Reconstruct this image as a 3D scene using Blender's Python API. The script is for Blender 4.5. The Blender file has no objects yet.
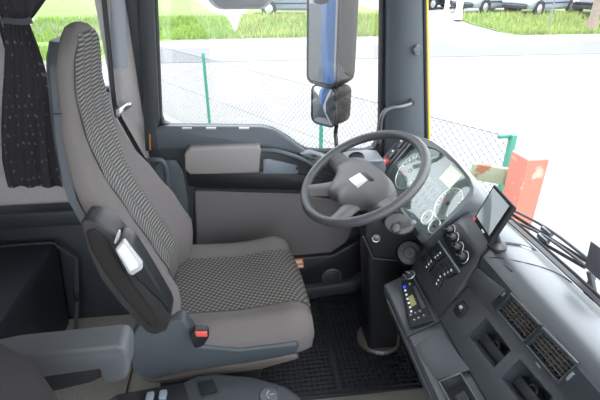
import bpy, bmesh, math, random
from mathutils import Vector as V, Matrix
from math import sin, cos, pi, radians, sqrt, atan2
random.seed(7)
S = bpy.context.scene
COL = S.collection

# ---------------------------------------------------------------- camera, sky, exposure
CAM = V((0, -0.9, 1.55)); FPX = 450.0; PITCH = radians(27); YAW = radians(7)
FW = V((sin(YAW)*cos(PITCH), cos(YAW)*cos(PITCH), -sin(PITCH)))
RT = V((cos(YAW), -sin(YAW), 0)); UP = RT.cross(FW)
cd = bpy.data.cameras.new('camera'); cam = bpy.data.objects.new('camera', cd); COL.objects.link(cam)
cd.sensor_width = 36; cd.lens = 36*FPX/600; cd.clip_start = 0.02; cd.clip_end = 500
cam.matrix_world = Matrix.Translation(CAM) @ Matrix((RT, UP, -FW)).transposed().to_4x4()
S.camera = cam
W = bpy.data.worlds.new('sky'); S.world = W; W.use_nodes = True
W.node_tree.nodes['Background'].inputs[0].default_value = (0.86, 0.93, 1.0, 1)
W.node_tree.nodes['Background'].inputs[1].default_value = 1.0
sd = bpy.data.lights.new('sun', 'SUN'); sun = bpy.data.objects.new('sun', sd); COL.objects.link(sun)
sd.energy = 0.5; sd.angle = radians(25); sd.color = (1, .97, .92)
sun.rotation_euler = V((-.35, .25, -1)).to_track_quat('-Z', 'Y').to_euler()
S.view_settings.view_transform = 'Standard'; S.view_settings.look = 'None'
S.view_settings.exposure = 2.42; S.view_settings.gamma = 1; S.view_settings.use_curve_mapping = False

def ray(x, y): return FW + RT*((x-300)/FPX) - UP*((y-200)/FPX)
def onp(x, y, O, n):
    d = ray(x, y); return CAM + d*((V(O)-CAM).dot(V(n))/d.dot(V(n)))
def atY(x, y, v): return onp(x, y, (0, v, 0), (0, 1, 0))
def atZ(x, y, v): return onp(x, y, (0, 0, v), (0, 0, 1))
def atX(x, y, v): return onp(x, y, (v, 0, 0), (1, 0, 0))

# ---------------------------------------------------------------- materials
def nodes(name):
    m = bpy.data.materials.new(name); m.use_nodes = True
    nt = m.node_tree; return m, nt, nt.nodes['Principled BSDF']
def mat(name, col, rough=.5, metal=0, noise=0, nscale=60, bump=0, bscale=400, spec=.5, emit=0, coat=0):
    m, nt, b = nodes(name); N = nt.nodes; L = nt.links
    b.inputs['Base Color'].default_value = (*col, 1); b.inputs['Roughness'].default_value = rough
    b.inputs['Metallic'].default_value = metal; b.inputs['Specular IOR Level'].default_value = spec
    if coat:
        b.inputs['Coat Weight'].default_value = coat; b.inputs['Coat Roughness'].default_value = .32
    if emit:
        b.inputs['Emission Color'].default_value = (*col, 1); b.inputs['Emission Strength'].default_value = emit
    tc = N.new('ShaderNodeTexCoord')
    if noise:
        t = N.new('ShaderNodeTexNoise'); t.inputs['Scale'].default_value = nscale; t.inputs['Detail'].default_value = 4
        L.new(tc.outputs['Object'], t.inputs['Vector'])
        mx = N.new('ShaderNodeMix'); mx.data_type = 'RGBA'
        mx.inputs['A'].default_value = (*[c*(1-noise) for c in col], 1); mx.inputs['B'].default_value = (*[min(1, c*(1+noise)) for c in col], 1)
        L.new(t.outputs['Fac'], mx.inputs['Factor']); L.new(mx.outputs['Result'], b.inputs['Base Color'])
    if bump:
        t2 = N.new('ShaderNodeTexNoise'); t2.inputs['Scale'].default_value = bscale; t2.inputs['Detail'].default_value = 2
        L.new(tc.outputs['Object'], t2.inputs['Vector'])
        bp = N.new('ShaderNodeBump'); bp.inputs['Strength'].default_value = bump; bp.inputs['Distance'].default_value = .002
        L.new(t2.outputs['Fac'], bp.inputs['Height']); L.new(bp.outputs['Normal'], b.inputs['Normal'])
    return m
def fabric(name, base, light, ax, ay, pitch, sharp=3.0, shear=0.0, pitch1=None):
    """woven pattern of small light lozenges on a darker ground, measured along two local axes"""
    m, nt, b = nodes(name); N = nt.nodes; L = nt.links
    b.inputs['Roughness'].default_value = .95; b.inputs['Specular IOR Level'].default_value = .15
    tc = N.new('ShaderNodeTexCoord'); sp = N.new('ShaderNodeSeparateXYZ'); L.new(tc.outputs['Object'], sp.inputs[0])
    def mth(op, a, c):
        n = N.new('ShaderNodeMath'); n.operation = op
        for i, s in enumerate((a, c)):
            if s is None: continue
            if isinstance(s, (int, float)): n.inputs[i].default_value = s
            else: L.new(s, n.inputs[i])
        return n.outputs[0]
    x = sp.outputs[ax]; y = sp.outputs[ay]; k = pi/pitch
    s1 = mth('SINE', mth('MULTIPLY', mth('ADD', x, mth('MULTIPLY', y, shear)), pi/(pitch1 or pitch)), None)
    s2 = mth('SINE', mth('MULTIPLY', mth('SUBTRACT', y, mth('MULTIPLY', x, shear)), k), None)
    p = mth('MULTIPLY', s1, s2)
    p = mth('ADD', mth('MULTIPLY', p, sharp), .35)
    cl = N.new('ShaderNodeClamp'); L.new(p, cl.inputs[0])
    mx = N.new('ShaderNodeMix'); mx.data_type = 'RGBA'
    mx.inputs['A'].default_value = (*base, 1); mx.inputs['B'].default_value = (*light, 1)
    L.new(cl.outputs[0], mx.inputs['Factor']); L.new(mx.outputs['Result'], b.inputs['Base Color'])
    bp = N.new('ShaderNodeBump'); bp.inputs['Strength'].default_value = .4; bp.inputs['Distance'].default_value = .002
    L.new(cl.outputs[0], bp.inputs['Height']); L.new(bp.outputs['Normal'], b.inputs['Normal'])
    return m
def glassmat(name, tint=(1, 1, 1), refl=.06):
    m = bpy.data.materials.new(name); m.use_nodes = True; nt = m.node_tree; N = nt.nodes; N.clear()
    o = N.new('ShaderNodeOutputMaterial'); t = N.new('ShaderNodeBsdfTransparent'); g = N.new('ShaderNodeBsdfGlossy')
    t.inputs[0].default_value = (*tint, 1); g.inputs['Roughness'].default_value = .02
    x = N.new('ShaderNodeMixShader'); x.inputs[0].default_value = refl
    nt.links.new(t.outputs[0], x.inputs[1]); nt.links.new(g.outputs[0], x.inputs[2]); nt.links.new(x.outputs[0], o.inputs[0])
    return m
M = {}
M['dash'] = mat('dark blue grey plastic', (.036, .042, .049), .45, bump=.25, bscale=900, noise=.06, spec=.8, coat=.65)
M['dash2'] = mat('charcoal plastic', (.032, .036, .042), .5, bump=.25, bscale=900)
M['black'] = mat('black plastic', (.012, .013, .015), .45)
M['blackfoam'] = mat('matt black', (.006, .006, .008), .8)
M['navy'] = mat('dark navy lining', (.022, .027, .033), .5, noise=.15, nscale=8)
M['bluegrey'] = mat('blue grey seat plastic', (.050, .059, .069), .5, bump=.2, bscale=700)
M['doorgrey'] = mat('door grey plastic', (.075, .088, .10), .45, bump=.2, bscale=800)
M['inset'] = mat('pale blue grey plastic', (.22, .255, .29), .4)
M['lightgrey'] = mat('light grey plastic', (.16, .172, .185), .5)
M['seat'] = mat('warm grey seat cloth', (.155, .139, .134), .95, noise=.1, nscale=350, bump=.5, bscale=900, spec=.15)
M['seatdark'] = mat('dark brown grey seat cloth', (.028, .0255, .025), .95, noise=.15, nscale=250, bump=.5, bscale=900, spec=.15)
M['armrest'] = mat('worn black vinyl', (.022, .021, .021), .5, noise=.5, nscale=30, bump=.3)
M['armgrey'] = mat('grey vinyl armrest', (.070, .074, .080), .55, bump=.3)
M['patback'] = fabric('ribbed woven seat cloth', (.15, .14, .133), (.46, .44, .42), 1, 2, .0056, 1.3, 0, .07)
M['patseat'] = fabric('lozenge woven seat cloth', (.125, .115, .108), (.36, .335, .305), 0, 1, .0108, 1.5, .3)
M['doorcloth'] = mat('grey door cloth', (.165, .152, .150), .95, noise=.08, nscale=300, bump=.4, bscale=900, spec=.15)
M['doorpad'] = mat('light grey armrest vinyl', (.25, .232, .222), .6, bump=.2)
M['lining'] = mat('pale grey felt lining', (.43, .40, .39), .95, noise=.12, nscale=120, bump=.5, bscale=500, spec=.1)
M['pillarfelt'] = mat('light felt pillar lining', (.52, .485, .47), .95, noise=.1, nscale=120, bump=.5, bscale=500, spec=.1)
M['asphalt'] = mat('dark asphalt', (.06, .06, .062), .9, noise=.2, nscale=2)
M['headliner'] = mat('off white headliner', (.66, .65, .63), .9)
M['pillarpanel'] = mat('pale blue grey panel', (.42, .44, .48), .6)
M['carpet'] = mat('grey beige carpet', (.27, .255, .225), 1, noise=.35, nscale=160, bump=1, bscale=400, spec=.05)
M['rubber'] = mat('black rubber', (.014, .015, .019), .5, bump=.2)
M['rubberrib'] = mat('black rubber rib with painted sheen', (.021, .023, .028), .5)  # same rubber as the mat, lighter to paint the specular on the ribs
M['wheel'] = mat('steering wheel grey', (.098, .094, .094), .45, bump=.15, bscale=1200)
M['rim'] = mat('steering wheel leather', (.062, .062, .066), .4, bump=.3, bscale=1200)
M['chrome'] = mat('bright metal', (.78, .78, .78), .22, 1)
M['satin'] = mat('satin silver', (.62, .62, .62), .38, .6)
M['satinbrown'] = mat('worn bronze trim', (.17, .15, .135), .4, .3)
M['housing2d'] = mat('dark grey card', (.10, .10, .11), .6)
M['vane'] = mat('dark brown vent vane', (.10, .088, .078), .5)
M['gpsblack'] = mat('black device plastic', (.006, .006, .007), .6, spec=.15)
M['consolegrey'] = mat('dark console plastic', (.045, .051, .058), .5, bump=.2, bscale=900)
M['lever'] = mat('silver grey plastic', (.46, .46, .46), .35)
M['sticker'] = mat('orange sticker', (.45, .20, .02), .6)
M['white'] = mat('white', (.8, .8, .8), .5)
M['ivory'] = mat('ivory print', (.75, .76, .74), .6)
M['red'] = mat('red plastic', (.72, .045, .04), .4)
M['redpale'] = mat('red buckle button', (.75, .10, .07), .45)
M['orange'] = mat('orange reflector', (.9, .22, .06), .4)
M['yellow'] = mat('yellow paint', (.85, .52, .02), .35)
M['strap'] = mat('black webbing', (.02, .02, .022), .8, bump=.4, bscale=1500)
M['lcd'] = mat('pale green lcd', (.50, .60, .36), .3, emit=.12)
M['lcd2'] = mat('olive radio lcd', (.30, .29, .12), .3)
M['blueled'] = mat('blue radio light', (.02, .03, .9), .3, emit=.5)
M['dialface'] = mat('instrument face', (.17, .19, .19), .5)
M['clusterface'] = mat('instrument panel', (.12, .135, .14), .45)
M['screen'] = mat('screen glass with painted reflection', (.16, .19, .19), .12)  # grey reflection on the device screen put into its base colour
M['mirror'] = mat('tinted mirror glass', (.40, .43, .44), .02, 1)
M['housing'] = mat('mirror housing brown grey', (.028, .023, .019), .6, bump=.1, spec=.15)
M['housing2'] = mat('mirror housing edge', (.16, .165, .17), .35)
M['glass'] = glassmat('window glass')
M['lens'] = glassmat('instrument lens', (.95, .98, .96), .075)
M['curtain'] = None
M['concrete'] = mat('pale concrete', (.212, .209, .204), .9, noise=.12, nscale=.8)
M['road'] = mat('grey asphalt', (.142, .142, .147), .9, noise=.12, nscale=.7)
M['grassbase'] = mat('grass soil', (.13, .20, .045), 1, noise=.35, nscale=1.3)
M['blade'] = mat('grass blades', (.20, .31, .06), .8, noise=.4, nscale=.9)
M['blade2'] = mat('dry grass blades', (.36, .36, .13), .8, noise=.3, nscale=.9)
M['green'] = mat('green post paint', (.04, .21, .145), .5)
M['wire'] = mat('galvanised wire', (.06, .075, .07), .6)
M['barrier'] = mat('faded red paint', (.50, .155, .105), .7, noise=.22, nscale=9)
M['barriertop'] = mat('pale concrete cap', (.36, .33, .27), .8)
M['beam'] = None
M['bark'] = mat('bark', (.22, .17, .13), .95, noise=.4, nscale=14)
M['tyre'] = mat('tyre', (.015, .015, .016), .85)
M['alloy'] = mat('alloy wheel', (.55, .56, .58), .35, .7)
M['cglass'] = mat('car window glass', (.015, .02, .025), .08)
M['cblack'] = mat('black car paint', (.012, .013, .018), .2)
M['csilver'] = mat('silver car paint', (.30, .34, .40), .3, .3)
M['cgrey'] = mat('blue grey car paint', (.16, .19, .23), .3, .3)
M['lamp'] = mat('headlamp', (.7, .72, .75), .15)
M['bluebox'] = mat('blue cargo box', (.05, .14, .36), .5)

def dotted(name, base, dot):
    m, nt, b = nodes(name); N = nt.nodes; L = nt.links
    b.inputs['Roughness'].default_value = .95; b.inputs['Specular IOR Level'].default_value = .1
    tc = N.new('ShaderNodeTexCoord'); sp = N.new('ShaderNodeSeparateXYZ'); cb = N.new('ShaderNodeCombineXYZ')
    L.new(tc.outputs['UV'], sp.inputs[0]); L.new(sp.outputs[0], cb.inputs[0]); L.new(sp.outputs[1], cb.inputs[1])
    v = N.new('ShaderNodeTexVoronoi'); v.inputs['Scale'].default_value = 26; v.inputs['Randomness'].default_value = .25
    L.new(cb.outputs[0], v.inputs['Vector'])
    lt = N.new('ShaderNodeMath'); lt.operation = 'LESS_THAN'; lt.inputs[1].default_value = .17; L.new(v.outputs['Distance'], lt.inputs[0])
    mx = N.new('ShaderNodeMix'); mx.data_type = 'RGBA'; mx.inputs['A'].default_value = (*base, 1); mx.inputs['B'].default_value = (*dot, 1)
    L.new(lt.outputs[0], mx.inputs['Factor']); L.new(mx.outputs['Result'], b.inputs['Base Color'])
    return m
M['curtain'] = dotted('dark grey curtain cloth with small dots', (.092, .089, .098), (.26, .25, .26))
def rusty(name, paint, rust, thr):
    m, nt, b = nodes(name); N = nt.nodes; L = nt.links
    b.inputs['Roughness'].default_value = .8
    tc = N.new('ShaderNodeTexCoord'); t = N.new('ShaderNodeTexNoise'); t.inputs['Scale'].default_value = 7; t.inputs['Detail'].default_value = 5
    L.new(tc.outputs['Object'], t.inputs['Vector'])
    r = N.new('ShaderNodeValToRGB'); r.color_ramp.elements[0].position = thr; r.color_ramp.elements[1].position = thr+.06
    r.color_ramp.elements[0].color = (*paint, 1); r.color_ramp.elements[1].color = (*rust, 1)
    L.new(t.outputs['Fac'], r.inputs[0]); L.new(r.outputs[0], b.inputs['Base Color']); return m
M['barrier'] = rusty('faded red paint with pale patches', (.50, .16, .11), (.50, .34, .26), .60)
M['beam'] = rusty('pale green paint with rust', (.27, .30, .19), (.26, .10, .05), .56)

# ---------------------------------------------------------------- mesh helpers
def finish(name, bm, m, parent=None, sharp=38, uv=None):
    me = bpy.data.meshes.new(name)
    bmesh.ops.recalc_face_normals(bm, faces=bm.faces)
    off = V((0, 0, 0)); p = parent
    while p is not None: off += p.location; p = p.parent
    if off.length: bmesh.ops.translate(bm, verts=bm.verts, vec=-off)
    bm.to_mesh(me); bm.free()
    me.shade_smooth() if hasattr(me, 'shade_smooth') else None
    me.set_sharp_from_angle(angle=radians(sharp))
    me.materials.append(M[m] if isinstance(m, str) else m)
    o = bpy.data.objects.new(name, me); COL.objects.link(o); o.parent = parent
    return o
def tag(o, label, cat, group=None, kind=None):
    o['label'] = label; o['category'] = cat
    if group: o['group'] = group
    if kind: o['kind'] = kind
    return o
def root(name, loc, label, cat, group=None, kind=None):
    o = bpy.data.objects.new(name, None); o.empty_display_size = .05; COL.objects.link(o); o.location = loc
    return tag(o, label, cat, group, kind)
def bevel(bm, w, seg=2, minang=None):
    es = list(bm.edges)
    if minang: es = [e for e in es if len(e.link_faces) == 2 and e.calc_face_angle(0) > radians(minang)]
    if w > 0: bmesh.ops.bevel(bm, geom=es, offset=w, segments=seg, profile=.5, affect='EDGES', clamp_overlap=True)
    return bm
def prism(pts, vec, bw=0, seg=2, bm=None):
    """closed outline (world points) extruded by vec"""
    own = bm is None; b2 = bmesh.new()
    a = [b2.verts.new(V(p)) for p in pts]; c = [b2.verts.new(V(p)+V(vec)) for p in pts]; n = len(a)
    b2.faces.new(a); b2.faces.new(c[::-1])
    for i in range(n): b2.faces.new((a[i], a[(i+1) % n], c[(i+1) % n], c[i]))
    bmesh.ops.recalc_face_normals(b2, faces=b2.faces)
    bevel(b2, bw, seg, 25)
    if own: return b2
    merge(bm, b2); return bm
def merge(bm, b2):
    me = bpy.data.meshes.new('tmp'); b2.to_mesh(me); b2.free(); bm.from_mesh(me); bpy.data.meshes.remove(me)
def box(c, s, ax=None, bw=0, seg=2, bm=None):
    """box at centre c, full size s, axes ax = (ex, ey, ez) unit vectors"""
    ex, ey, ez = [V(a).normalized() for a in (ax or ((1, 0, 0), (0, 1, 0), (0, 0, 1)))]
    c = V(c); h = [k/2 for k in s]
    pts = [c+ex*(sx*h[0])+ey*(sy*h[1])-ez*h[2] for sx, sy in ((-1, -1), (1, -1), (1, 1), (-1, 1))]
    return prism(pts, ez*s[2], bw, seg, bm)
def loft(rings, closed=True, caps=True, bm=None):
    bm = bm or bmesh.new()
    R = [[bm.verts.new(V(p)) for p in r] for r in rings]; n = len(R[0])
    for a, b in zip(R, R[1:]):
        for i in range(n if closed else n-1):
            j = (i+1) % n
            try: bm.faces.new((a[i], a[j], b[j], b[i]))
            except ValueError: pass
    if caps and closed:
        bm.faces.new(R[0]); bm.faces.new(R[-1][::-1])
    return bm
def smooth_path(P, n=6):
    P = [V(p) for p in P]; out = []
    for i in range(len(P)-1):
        p0 = P[max(i-1, 0)]; p1 = P[i]; p2 = P[i+1]; p3 = P[min(i+2, len(P)-1)]
        for k in range(n):
            t = k/n
            out.append(.5*((2*p1)+(p2-p0)*t+(2*p0-5*p1+4*p2-p3)*t*t+(3*p1-p0-3*p2+p3)*t**3))
    out.append(P[-1]); return out
def tube(P, r, seg=8, sub=0, bm=None, flat=None):
    """round tube (or flat strap when flat=(w, h, up))"""
    P = smooth_path(P, sub) if sub else [V(p) for p in P]
    rings = []; u = None
    for i, p in enumerate(P):
        d = (P[min(i+1, len(P)-1)]-P[max(i-1, 0)]).normalized()
        if u is None:
            u = V((0, 0, 1)) if abs(d.z) < .9 else V((1, 0, 0))
        if flat: u = V(flat[2])
        u = (u-d*u.dot(d)).normalized(); w = d.cross(u)
        if flat: rings.append([p+w*(flat[0]/2*a)+u*(flat[1]/2*b) for a, b in ((-1, -1), (1, -1), (1, 1), (-1, 1))])
        else:
            rr = r[i] if isinstance(r, (list, tuple)) else r
            rings.append([p+(u*cos(2*pi*k/seg)+w*sin(2*pi*k/seg))*rr for k in range(seg)])
    return loft(rings, bm=bm)
def frame(n, up=(0, 0, 1)):
    n = V(n).normalized(); a = V(up).cross(n)
    if a.length < 1e-4: a = V((1, 0, 0))
    a.normalize(); return a, n.cross(a), n
def lathe(c, n, prof, seg=24, bm=None, sx=1, up=(0, 0, 1)):
    """prof = [(radius, height along n)...]"""
    a, b, n = frame(n, up); c = V(c)
    return loft([[c+n*h+(a*cos(2*pi*k/seg)*sx+b*sin(2*pi*k/seg))*max(r, 1e-4) for k in range(seg)] for r, h in prof], bm=bm)
def torus(c, n, R, r, seg=48, ss=12, up=(0, 0, 1), bm=None, a0=0, a1=2*pi):
    bm = bm or bmesh.new(); a, b, n = frame(n, up); c = V(c); full = abs(a1-a0-2*pi) < 1e-6
    rings = []
    for k in range(seg if full else seg+1):
        t = a0+(a1-a0)*k/seg; d = a*cos(t)+b*sin(t)
        rings.append([c+d*(R+r*cos(2*pi*j/ss))+n*(r*sin(2*pi*j/ss)) for j in range(ss)])
    if full: rings.append(rings[0])
    loft(rings, bm=bm, caps=not full)
    if full: bmesh.ops.remove_doubles(bm, verts=bm.verts, dist=1e-6)
    return bm
def cut(bm, cutters):
    """boolean difference; returns a new bmesh"""
    bmesh.ops.recalc_face_normals(bm, faces=bm.faces)
    me = bpy.data.meshes.new('a'); bm.to_mesh(me); bm.free(); o = bpy.data.objects.new('a', me); COL.objects.link(o)
    tmp = []
    for c in cutters:
        bmesh.ops.recalc_face_normals(c, faces=c.faces)
        cm = bpy.data.meshes.new('c'); c.to_mesh(cm); c.free(); co = bpy.data.objects.new('c', cm); COL.objects.link(co); tmp.append(co)
        md = o.modifiers.new('b', 'BOOLEAN'); md.operation = 'DIFFERENCE'; md.object = co; md.solver = 'EXACT'
    dg = bpy.context.evaluated_depsgraph_get(); dg.update()
    e = o.evaluated_get(dg); r = bmesh.new(); r.from_mesh(e.to_mesh())
    for t in tmp+[o]:
        d = t.data; bpy.data.objects.remove(t); bpy.data.meshes.remove(d)
    return r
def copytree(o, parent=None):
    c = o.copy(); COL.objects.link(c); c.parent = parent
    for ch in o.children: copytree(ch, c)
    return c
def pxpoly(pts, O, n): return [onp(x, y, O, n) for x, y in pts]
def rrect(c, a, b, w, h, r, k=4):
    """rounded rectangle outline in the plane a, b"""
    c = V(c); a = V(a); b = V(b); P = []
    for cx, cy, t0 in ((w/2-r, h/2-r, 0), (-w/2+r, h/2-r, pi/2), (-w/2+r, -h/2+r, pi), (w/2-r, -h/2+r, 1.5*pi)):
        for i in range(k+1):
            t = t0+pi/2*i/k; P.append(c+a*(cx+r*cos(t))+b*(cy+r*sin(t)))
    return P
# ---------------------------------------------------------------- outside: ground, road, bank, fence, cars
GZ = -1.05
tag(finish('ground', box((5, 20, GZ-.1), (160, 160, .2)), 'concrete'), 'pale concrete yard outside the cab', 'ground', kind='structure')
tag(finish('road', box((5, 15.6, GZ+.005), (150, 3.0, .02)), 'road'), 'grey strip of road across the pale yard', 'road', kind='structure')
tag(finish('asphalt_lane', box((-22, 3.2, GZ+.005), (38, 8, .02)), 'asphalt'), 'dark asphalt lane beside the rear of the truck', 'road', kind='structure')
def bankz(y):                      # height profile of the verge
    t = min(max((y-19.3)/2.6, 0), 1); return GZ+.02+.63*t*t*(3-2*t)
def verge(name, xa, xb, y0f, label, y1=60):
    bm = bmesh.new(); nx = 24; ys = [0, .5, 1, 1.5, 2, 2.6, 3.4, 5, 9, 20, 40]
    rows = []
    for j, dy in enumerate(ys):
        row = []
        for i in range(nx+1):
            s = i/nx; y0 = y0f(s); y = y0+dy; x = (xa(y)*(1-s)+xb(y)*s)
            row.append(V((x, y, bankz(y)+(.0 if j else -.05))))
        rows.append(row)
    loft(rows, closed=False, bm=bm)
    return tag(finish(name, bm, 'grassbase'), label, 'grass', kind='structure')
# left verge runs behind the rear window to a pale ramp, right verge from the ramp to the A-pillar, third one before the parked cars
Y0 = 19.4
def onbank(px, py):
    d = ray(px, py); t = 5.0
    while t < 90:
        p = CAM+d*t
        if p.z < bankz(p.y): break
        t += .02
    return p
def edge(pts):
    P = sorted([onbank(*q) for q in pts], key=lambda p: p.y)
    def f(y):
        for p, q in zip(P, P[1:]):
            if y <= q.y or q is P[-1]: return p.x+(q.x-p.x)*(y-p.y)/(q.y-p.y)
    return f
eL = edge([(236, 33), (232, 27), (212, 12), (200, 3)]); eR = edge([(237, 33), (238, 27), (243, 17), (250, 8)])
verge('grass_verge', lambda y: -30, eL, lambda s: Y0-5*min(1, max(0, (.88-s)/.05)), 'wide grassy verge left of the pale ramp')
verge('grass_verge', eR, lambda y: 7.6, lambda s: Y0+.2*sin(s*9), 'grassy verge between the pale ramp and the windscreen pillar')
verge('grass_verge', edge([(522, 35), (490, 29), (465, 22), (456, 17), (468, 13), (500, 10)]), lambda y: 45, lambda s: Y0-.2, 'grassy verge in front of the row of parked cars')
ramp = loft([[V((-30, y, bankz(y)-.03)), V((50, y, bankz(y)-.03))] for y in (19.3, 20, 20.6, 21.2, 21.9, 24, 60)], closed=False)
tag(finish('parking_ground', ramp, 'concrete'), 'pale raised parking ground behind the grass verges', 'ground', kind='structure')
e3 = edge([(522, 35), (490, 29), (465, 22), (456, 17), (468, 13), (500, 10)])
gr_ = root('grass', (0, 20, GZ), 'fresh and dry grass blades growing on the verges', 'grass', kind='stuff')
def blades(regions, n, m, name, h=.16):
    bm = bmesh.new()
    for k in range(n):
        fx, f0 = random.choice(regions)
        y = f0()+random.random()**1.3*2.7; x = fx(y, random.random()); z = bankz(y)
        hh = h*random.uniform(.5, 1.5); w = random.uniform(.012, .03); t = random.uniform(0, pi)
        dx, dy = cos(t)*w, sin(t)*w; lx, ly = random.gauss(0, .05), random.gauss(0, .05)
        a = bm.verts.new((x-dx, y-dy, z-.02)); b = bm.verts.new((x+dx, y+dy, z-.02)); c = bm.verts.new((x+lx, y+ly, z+hh))
        bm.faces.new((a, b, c))
    o = finish(name, bm, m, gr_); o['kind'] = 'stuff'; return o
reg = [(lambda y, s: -12+s*7.2, lambda: 15.0), (lambda y, s: -9+s*(eL(y)+9), lambda: Y0+.05), (lambda y, s: eR(y)+s*(7.6-eR(y)), lambda: Y0+.1), (lambda y, s: e3(y)+.1+s*12, lambda: Y0-.1)]
blades(reg, 32000, 'blade', 'green_blades')
blades(reg[2:], 6000, 'blade2', 'dry_blades', .22)

# chain-link fence
FT = .30; F0 = atZ(120, 36, FT); F1 = atZ(513, 137, FT)
fd = V((F1.x-F0.x, F1.y-F0.y, 0)); FL = fd.length; fd.normalize()
fr = root('chain_link_fence', (F0.x, F0.y, GZ), 'chain-link fence with green posts running along the yard', 'fence')
FH = FT-GZ
def fp(s, z): return V((F0.x, F0.y, 0))+fd*s+V((0, 0, z))
bm = bmesh.new(); pitch = .075; k = -FH
fs = lambda s: max(0, min(FL, s))
while k < FL:
    for dr in (1, -1):
        s0, s1 = (k, k+FH) if dr > 0 else (k+FH, k)     # lower end, upper end along the fence
        z0, z1 = GZ+.02, FT
        def clip(sa, za, sb, zb):
            if sa < 0: za += (zb-za)*(0-sa)/(sb-sa); sa = 0
            if sa > FL: za += (zb-za)*(FL-sa)/(sb-sa); sa = FL
            return sa, za
        a = clip(s0, z0, s1, z1); b = clip(s1, z1, s0, z0)
        if abs(a[0]-b[0]) > .02: tube([fp(*a), fp(*b)], .0024, 3, bm=bm)
    k += pitch
o = finish('wire_mesh', bm, 'wire', fr); o['kind'] = 'stuff'
for z in (FT-.01, FT-.65): finish('tension_wire', tube([fp(0, z), fp(FL, z)], .003, 4), 'wire', fr)
for px in (204, 322):
    t = None; best = 9
    for i in range(2000):
        s = FL*i/2000; p = fp(s, FT-.1)-CAM; x = 300+FPX*p.dot(RT)/p.dot(FW)
        if abs(x-px) < best: best = abs(x-px); t = s
    c = fp(t, 0)
    finish('post', lathe((c.x, c.y, GZ), (0, 0, 1), [(.026, 0), (.026, FH+.05), (.022, FH+.07), (.001, FH+.075)], 10), 'green', fr)
c = fp(FL, 0)
pst = finish('corner_post', box((c.x, c.y, (GZ+FT)/2+.01), (.05, .05, FH+.02), bw=.004), 'green', fr)
finish('bracket', box((c.x-.07, c.y+.01, FT+.005), (.12, .03, .03), bw=.004), 'green', pst)

# red barrier with rusty beam
bz = .30; BC = atZ(528, 172, bz-.1)
br = root('barrier_post', (BC.x, BC.y, GZ), 'faded red angled steel barrier post with a rusty pale green beam', 'barrier')
pl = atZ(512, 152, bz); pm = atZ(528, 161, bz); prr = atZ(549, 160, bz); back = atZ(531, 151, bz)
finish('post', prism([pl, pm, prr, back], (0, 0, GZ-bz)), 'barrier', br)
finish('cap', prism([p+V((0, 0, .0)) for p in (pl, pm, prr, back)], (0, 0, .012)), 'barriertop', br)
d = (pl-pm).normalized(); q = atZ(529, 186, bz-.28); q2 = atZ(470, 176, bz-.28)
bx = (q2-q); bl = bx.length; bx.normalize()
pc = (q+q2)/2+V((0, 0, .05))
finish('beam', box(pc, (bl, .05, .14), (bx, V((0, 0, 1)).cross(bx), (0, 0, 1)), .006), 'beam', br)

# parked cars
def make_car(paint, label):
    r = root('parked_car', (0, 0, 0), label, 'car', 'parked cars behind the verges')
    prof = [(-2.15, .45, .62, .70), (-2.08, .30, .86, .80), (-1.5, .24, .92, .86), (-.6, .22, .93, .88), (.5, .22, .94, .88), (1.3, .24, .86, .86), (1.95, .28, .72, .80), (2.15, .42, .60, .66)]
    rings = []
    for x, zb, zt, w in prof:
        rings.append([V((x, -w*.92, zb)), V((x, -w, zb+.12)), V((x, -w, zt-.12)), V((x, -w*.9, zt)), V((x, w*.9, zt)), V((x, w, zt-.12)), V((x, w, zb+.12)), V((x, w*.92, zb))])
    bd = finish('body', loft(rings), paint, r, 30)
    cab = [(-1.95, .87, .02), (-1.45, .9, .42), (-.5, .92, .55), (.25, .92, .50), (1.05, .9, .02)]
    finish('glasshouse', loft([[V((x, -.8, z)), V((x, -.8+.22*h/.5, z+h)), V((x, .8-.22*h/.5, z+h)), V((x, .8, z))] for x, z, h in cab]), 'cglass', r)
    finish('roof', loft([[V((x, -.57, z)), V((x, -.5, z+.025)), V((x, .5, z+.025)), V((x, .57, z))] for x, z in ((-1.5, 1.32), (-.5, 1.47), (.3, 1.42))]), paint, r)
    for s in (-1, 1):
        for x in (-1.32, 1.32):
            w = finish('wheel', lathe((x, s*.72, .31), (0, s, 0), [(.2, 0), (.31, .0), (.315, .02), (.315, .15), (.29, .18), (.21, .18), (.2, .15)], 20), 'tyre', r)
            finish('hubcap', lathe((x, s*.72, .31), (0, s, 0), [(.205, .12), (.205, .155), (.1, .175), (.03, .19)], 14), 'alloy', w)
            finish('wheel_arch', torus((x, s*.875, .33), (0, s, 0), .34, .03, 20, 6, a0=0, a1=2*pi), 'tyre', r)
        finish('headlamp', box((2.03, s*.6, .62), (.16, .3, .13), bw=.03), 'lamp', r)
        finish('side_strip', box((0, s*.885, .55), (2.2, .03, .06), bw=.01), 'tyre', r)
        finish('door_mirror', box((.75, s*.97, .98), (.12, .18, .12), bw=.03), paint, r)
    finish('bumper', box((2.1, 0, .38), (.16, 1.4, .18), bw=.04), 'tyre', r)
    return r
car = make_car('cgrey', 'blue grey car parked behind the verge beneath the kerb mirror')
def place(o, px, py, rot):
    z = -.42; p = atZ(px, py, z); o.location = (p.x, p.y, z); o.rotation_euler = (0, 0, radians(rot))
place(car, 296, 14, 172)
def recolor(o, paint):
    for ch in o.children:
        if ch.name.split('.')[0] in ('body', 'roof', 'door_mirror'):
            ch.data = ch.data.copy(); ch.data.materials[0] = M[paint]
lastcar = None
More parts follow.
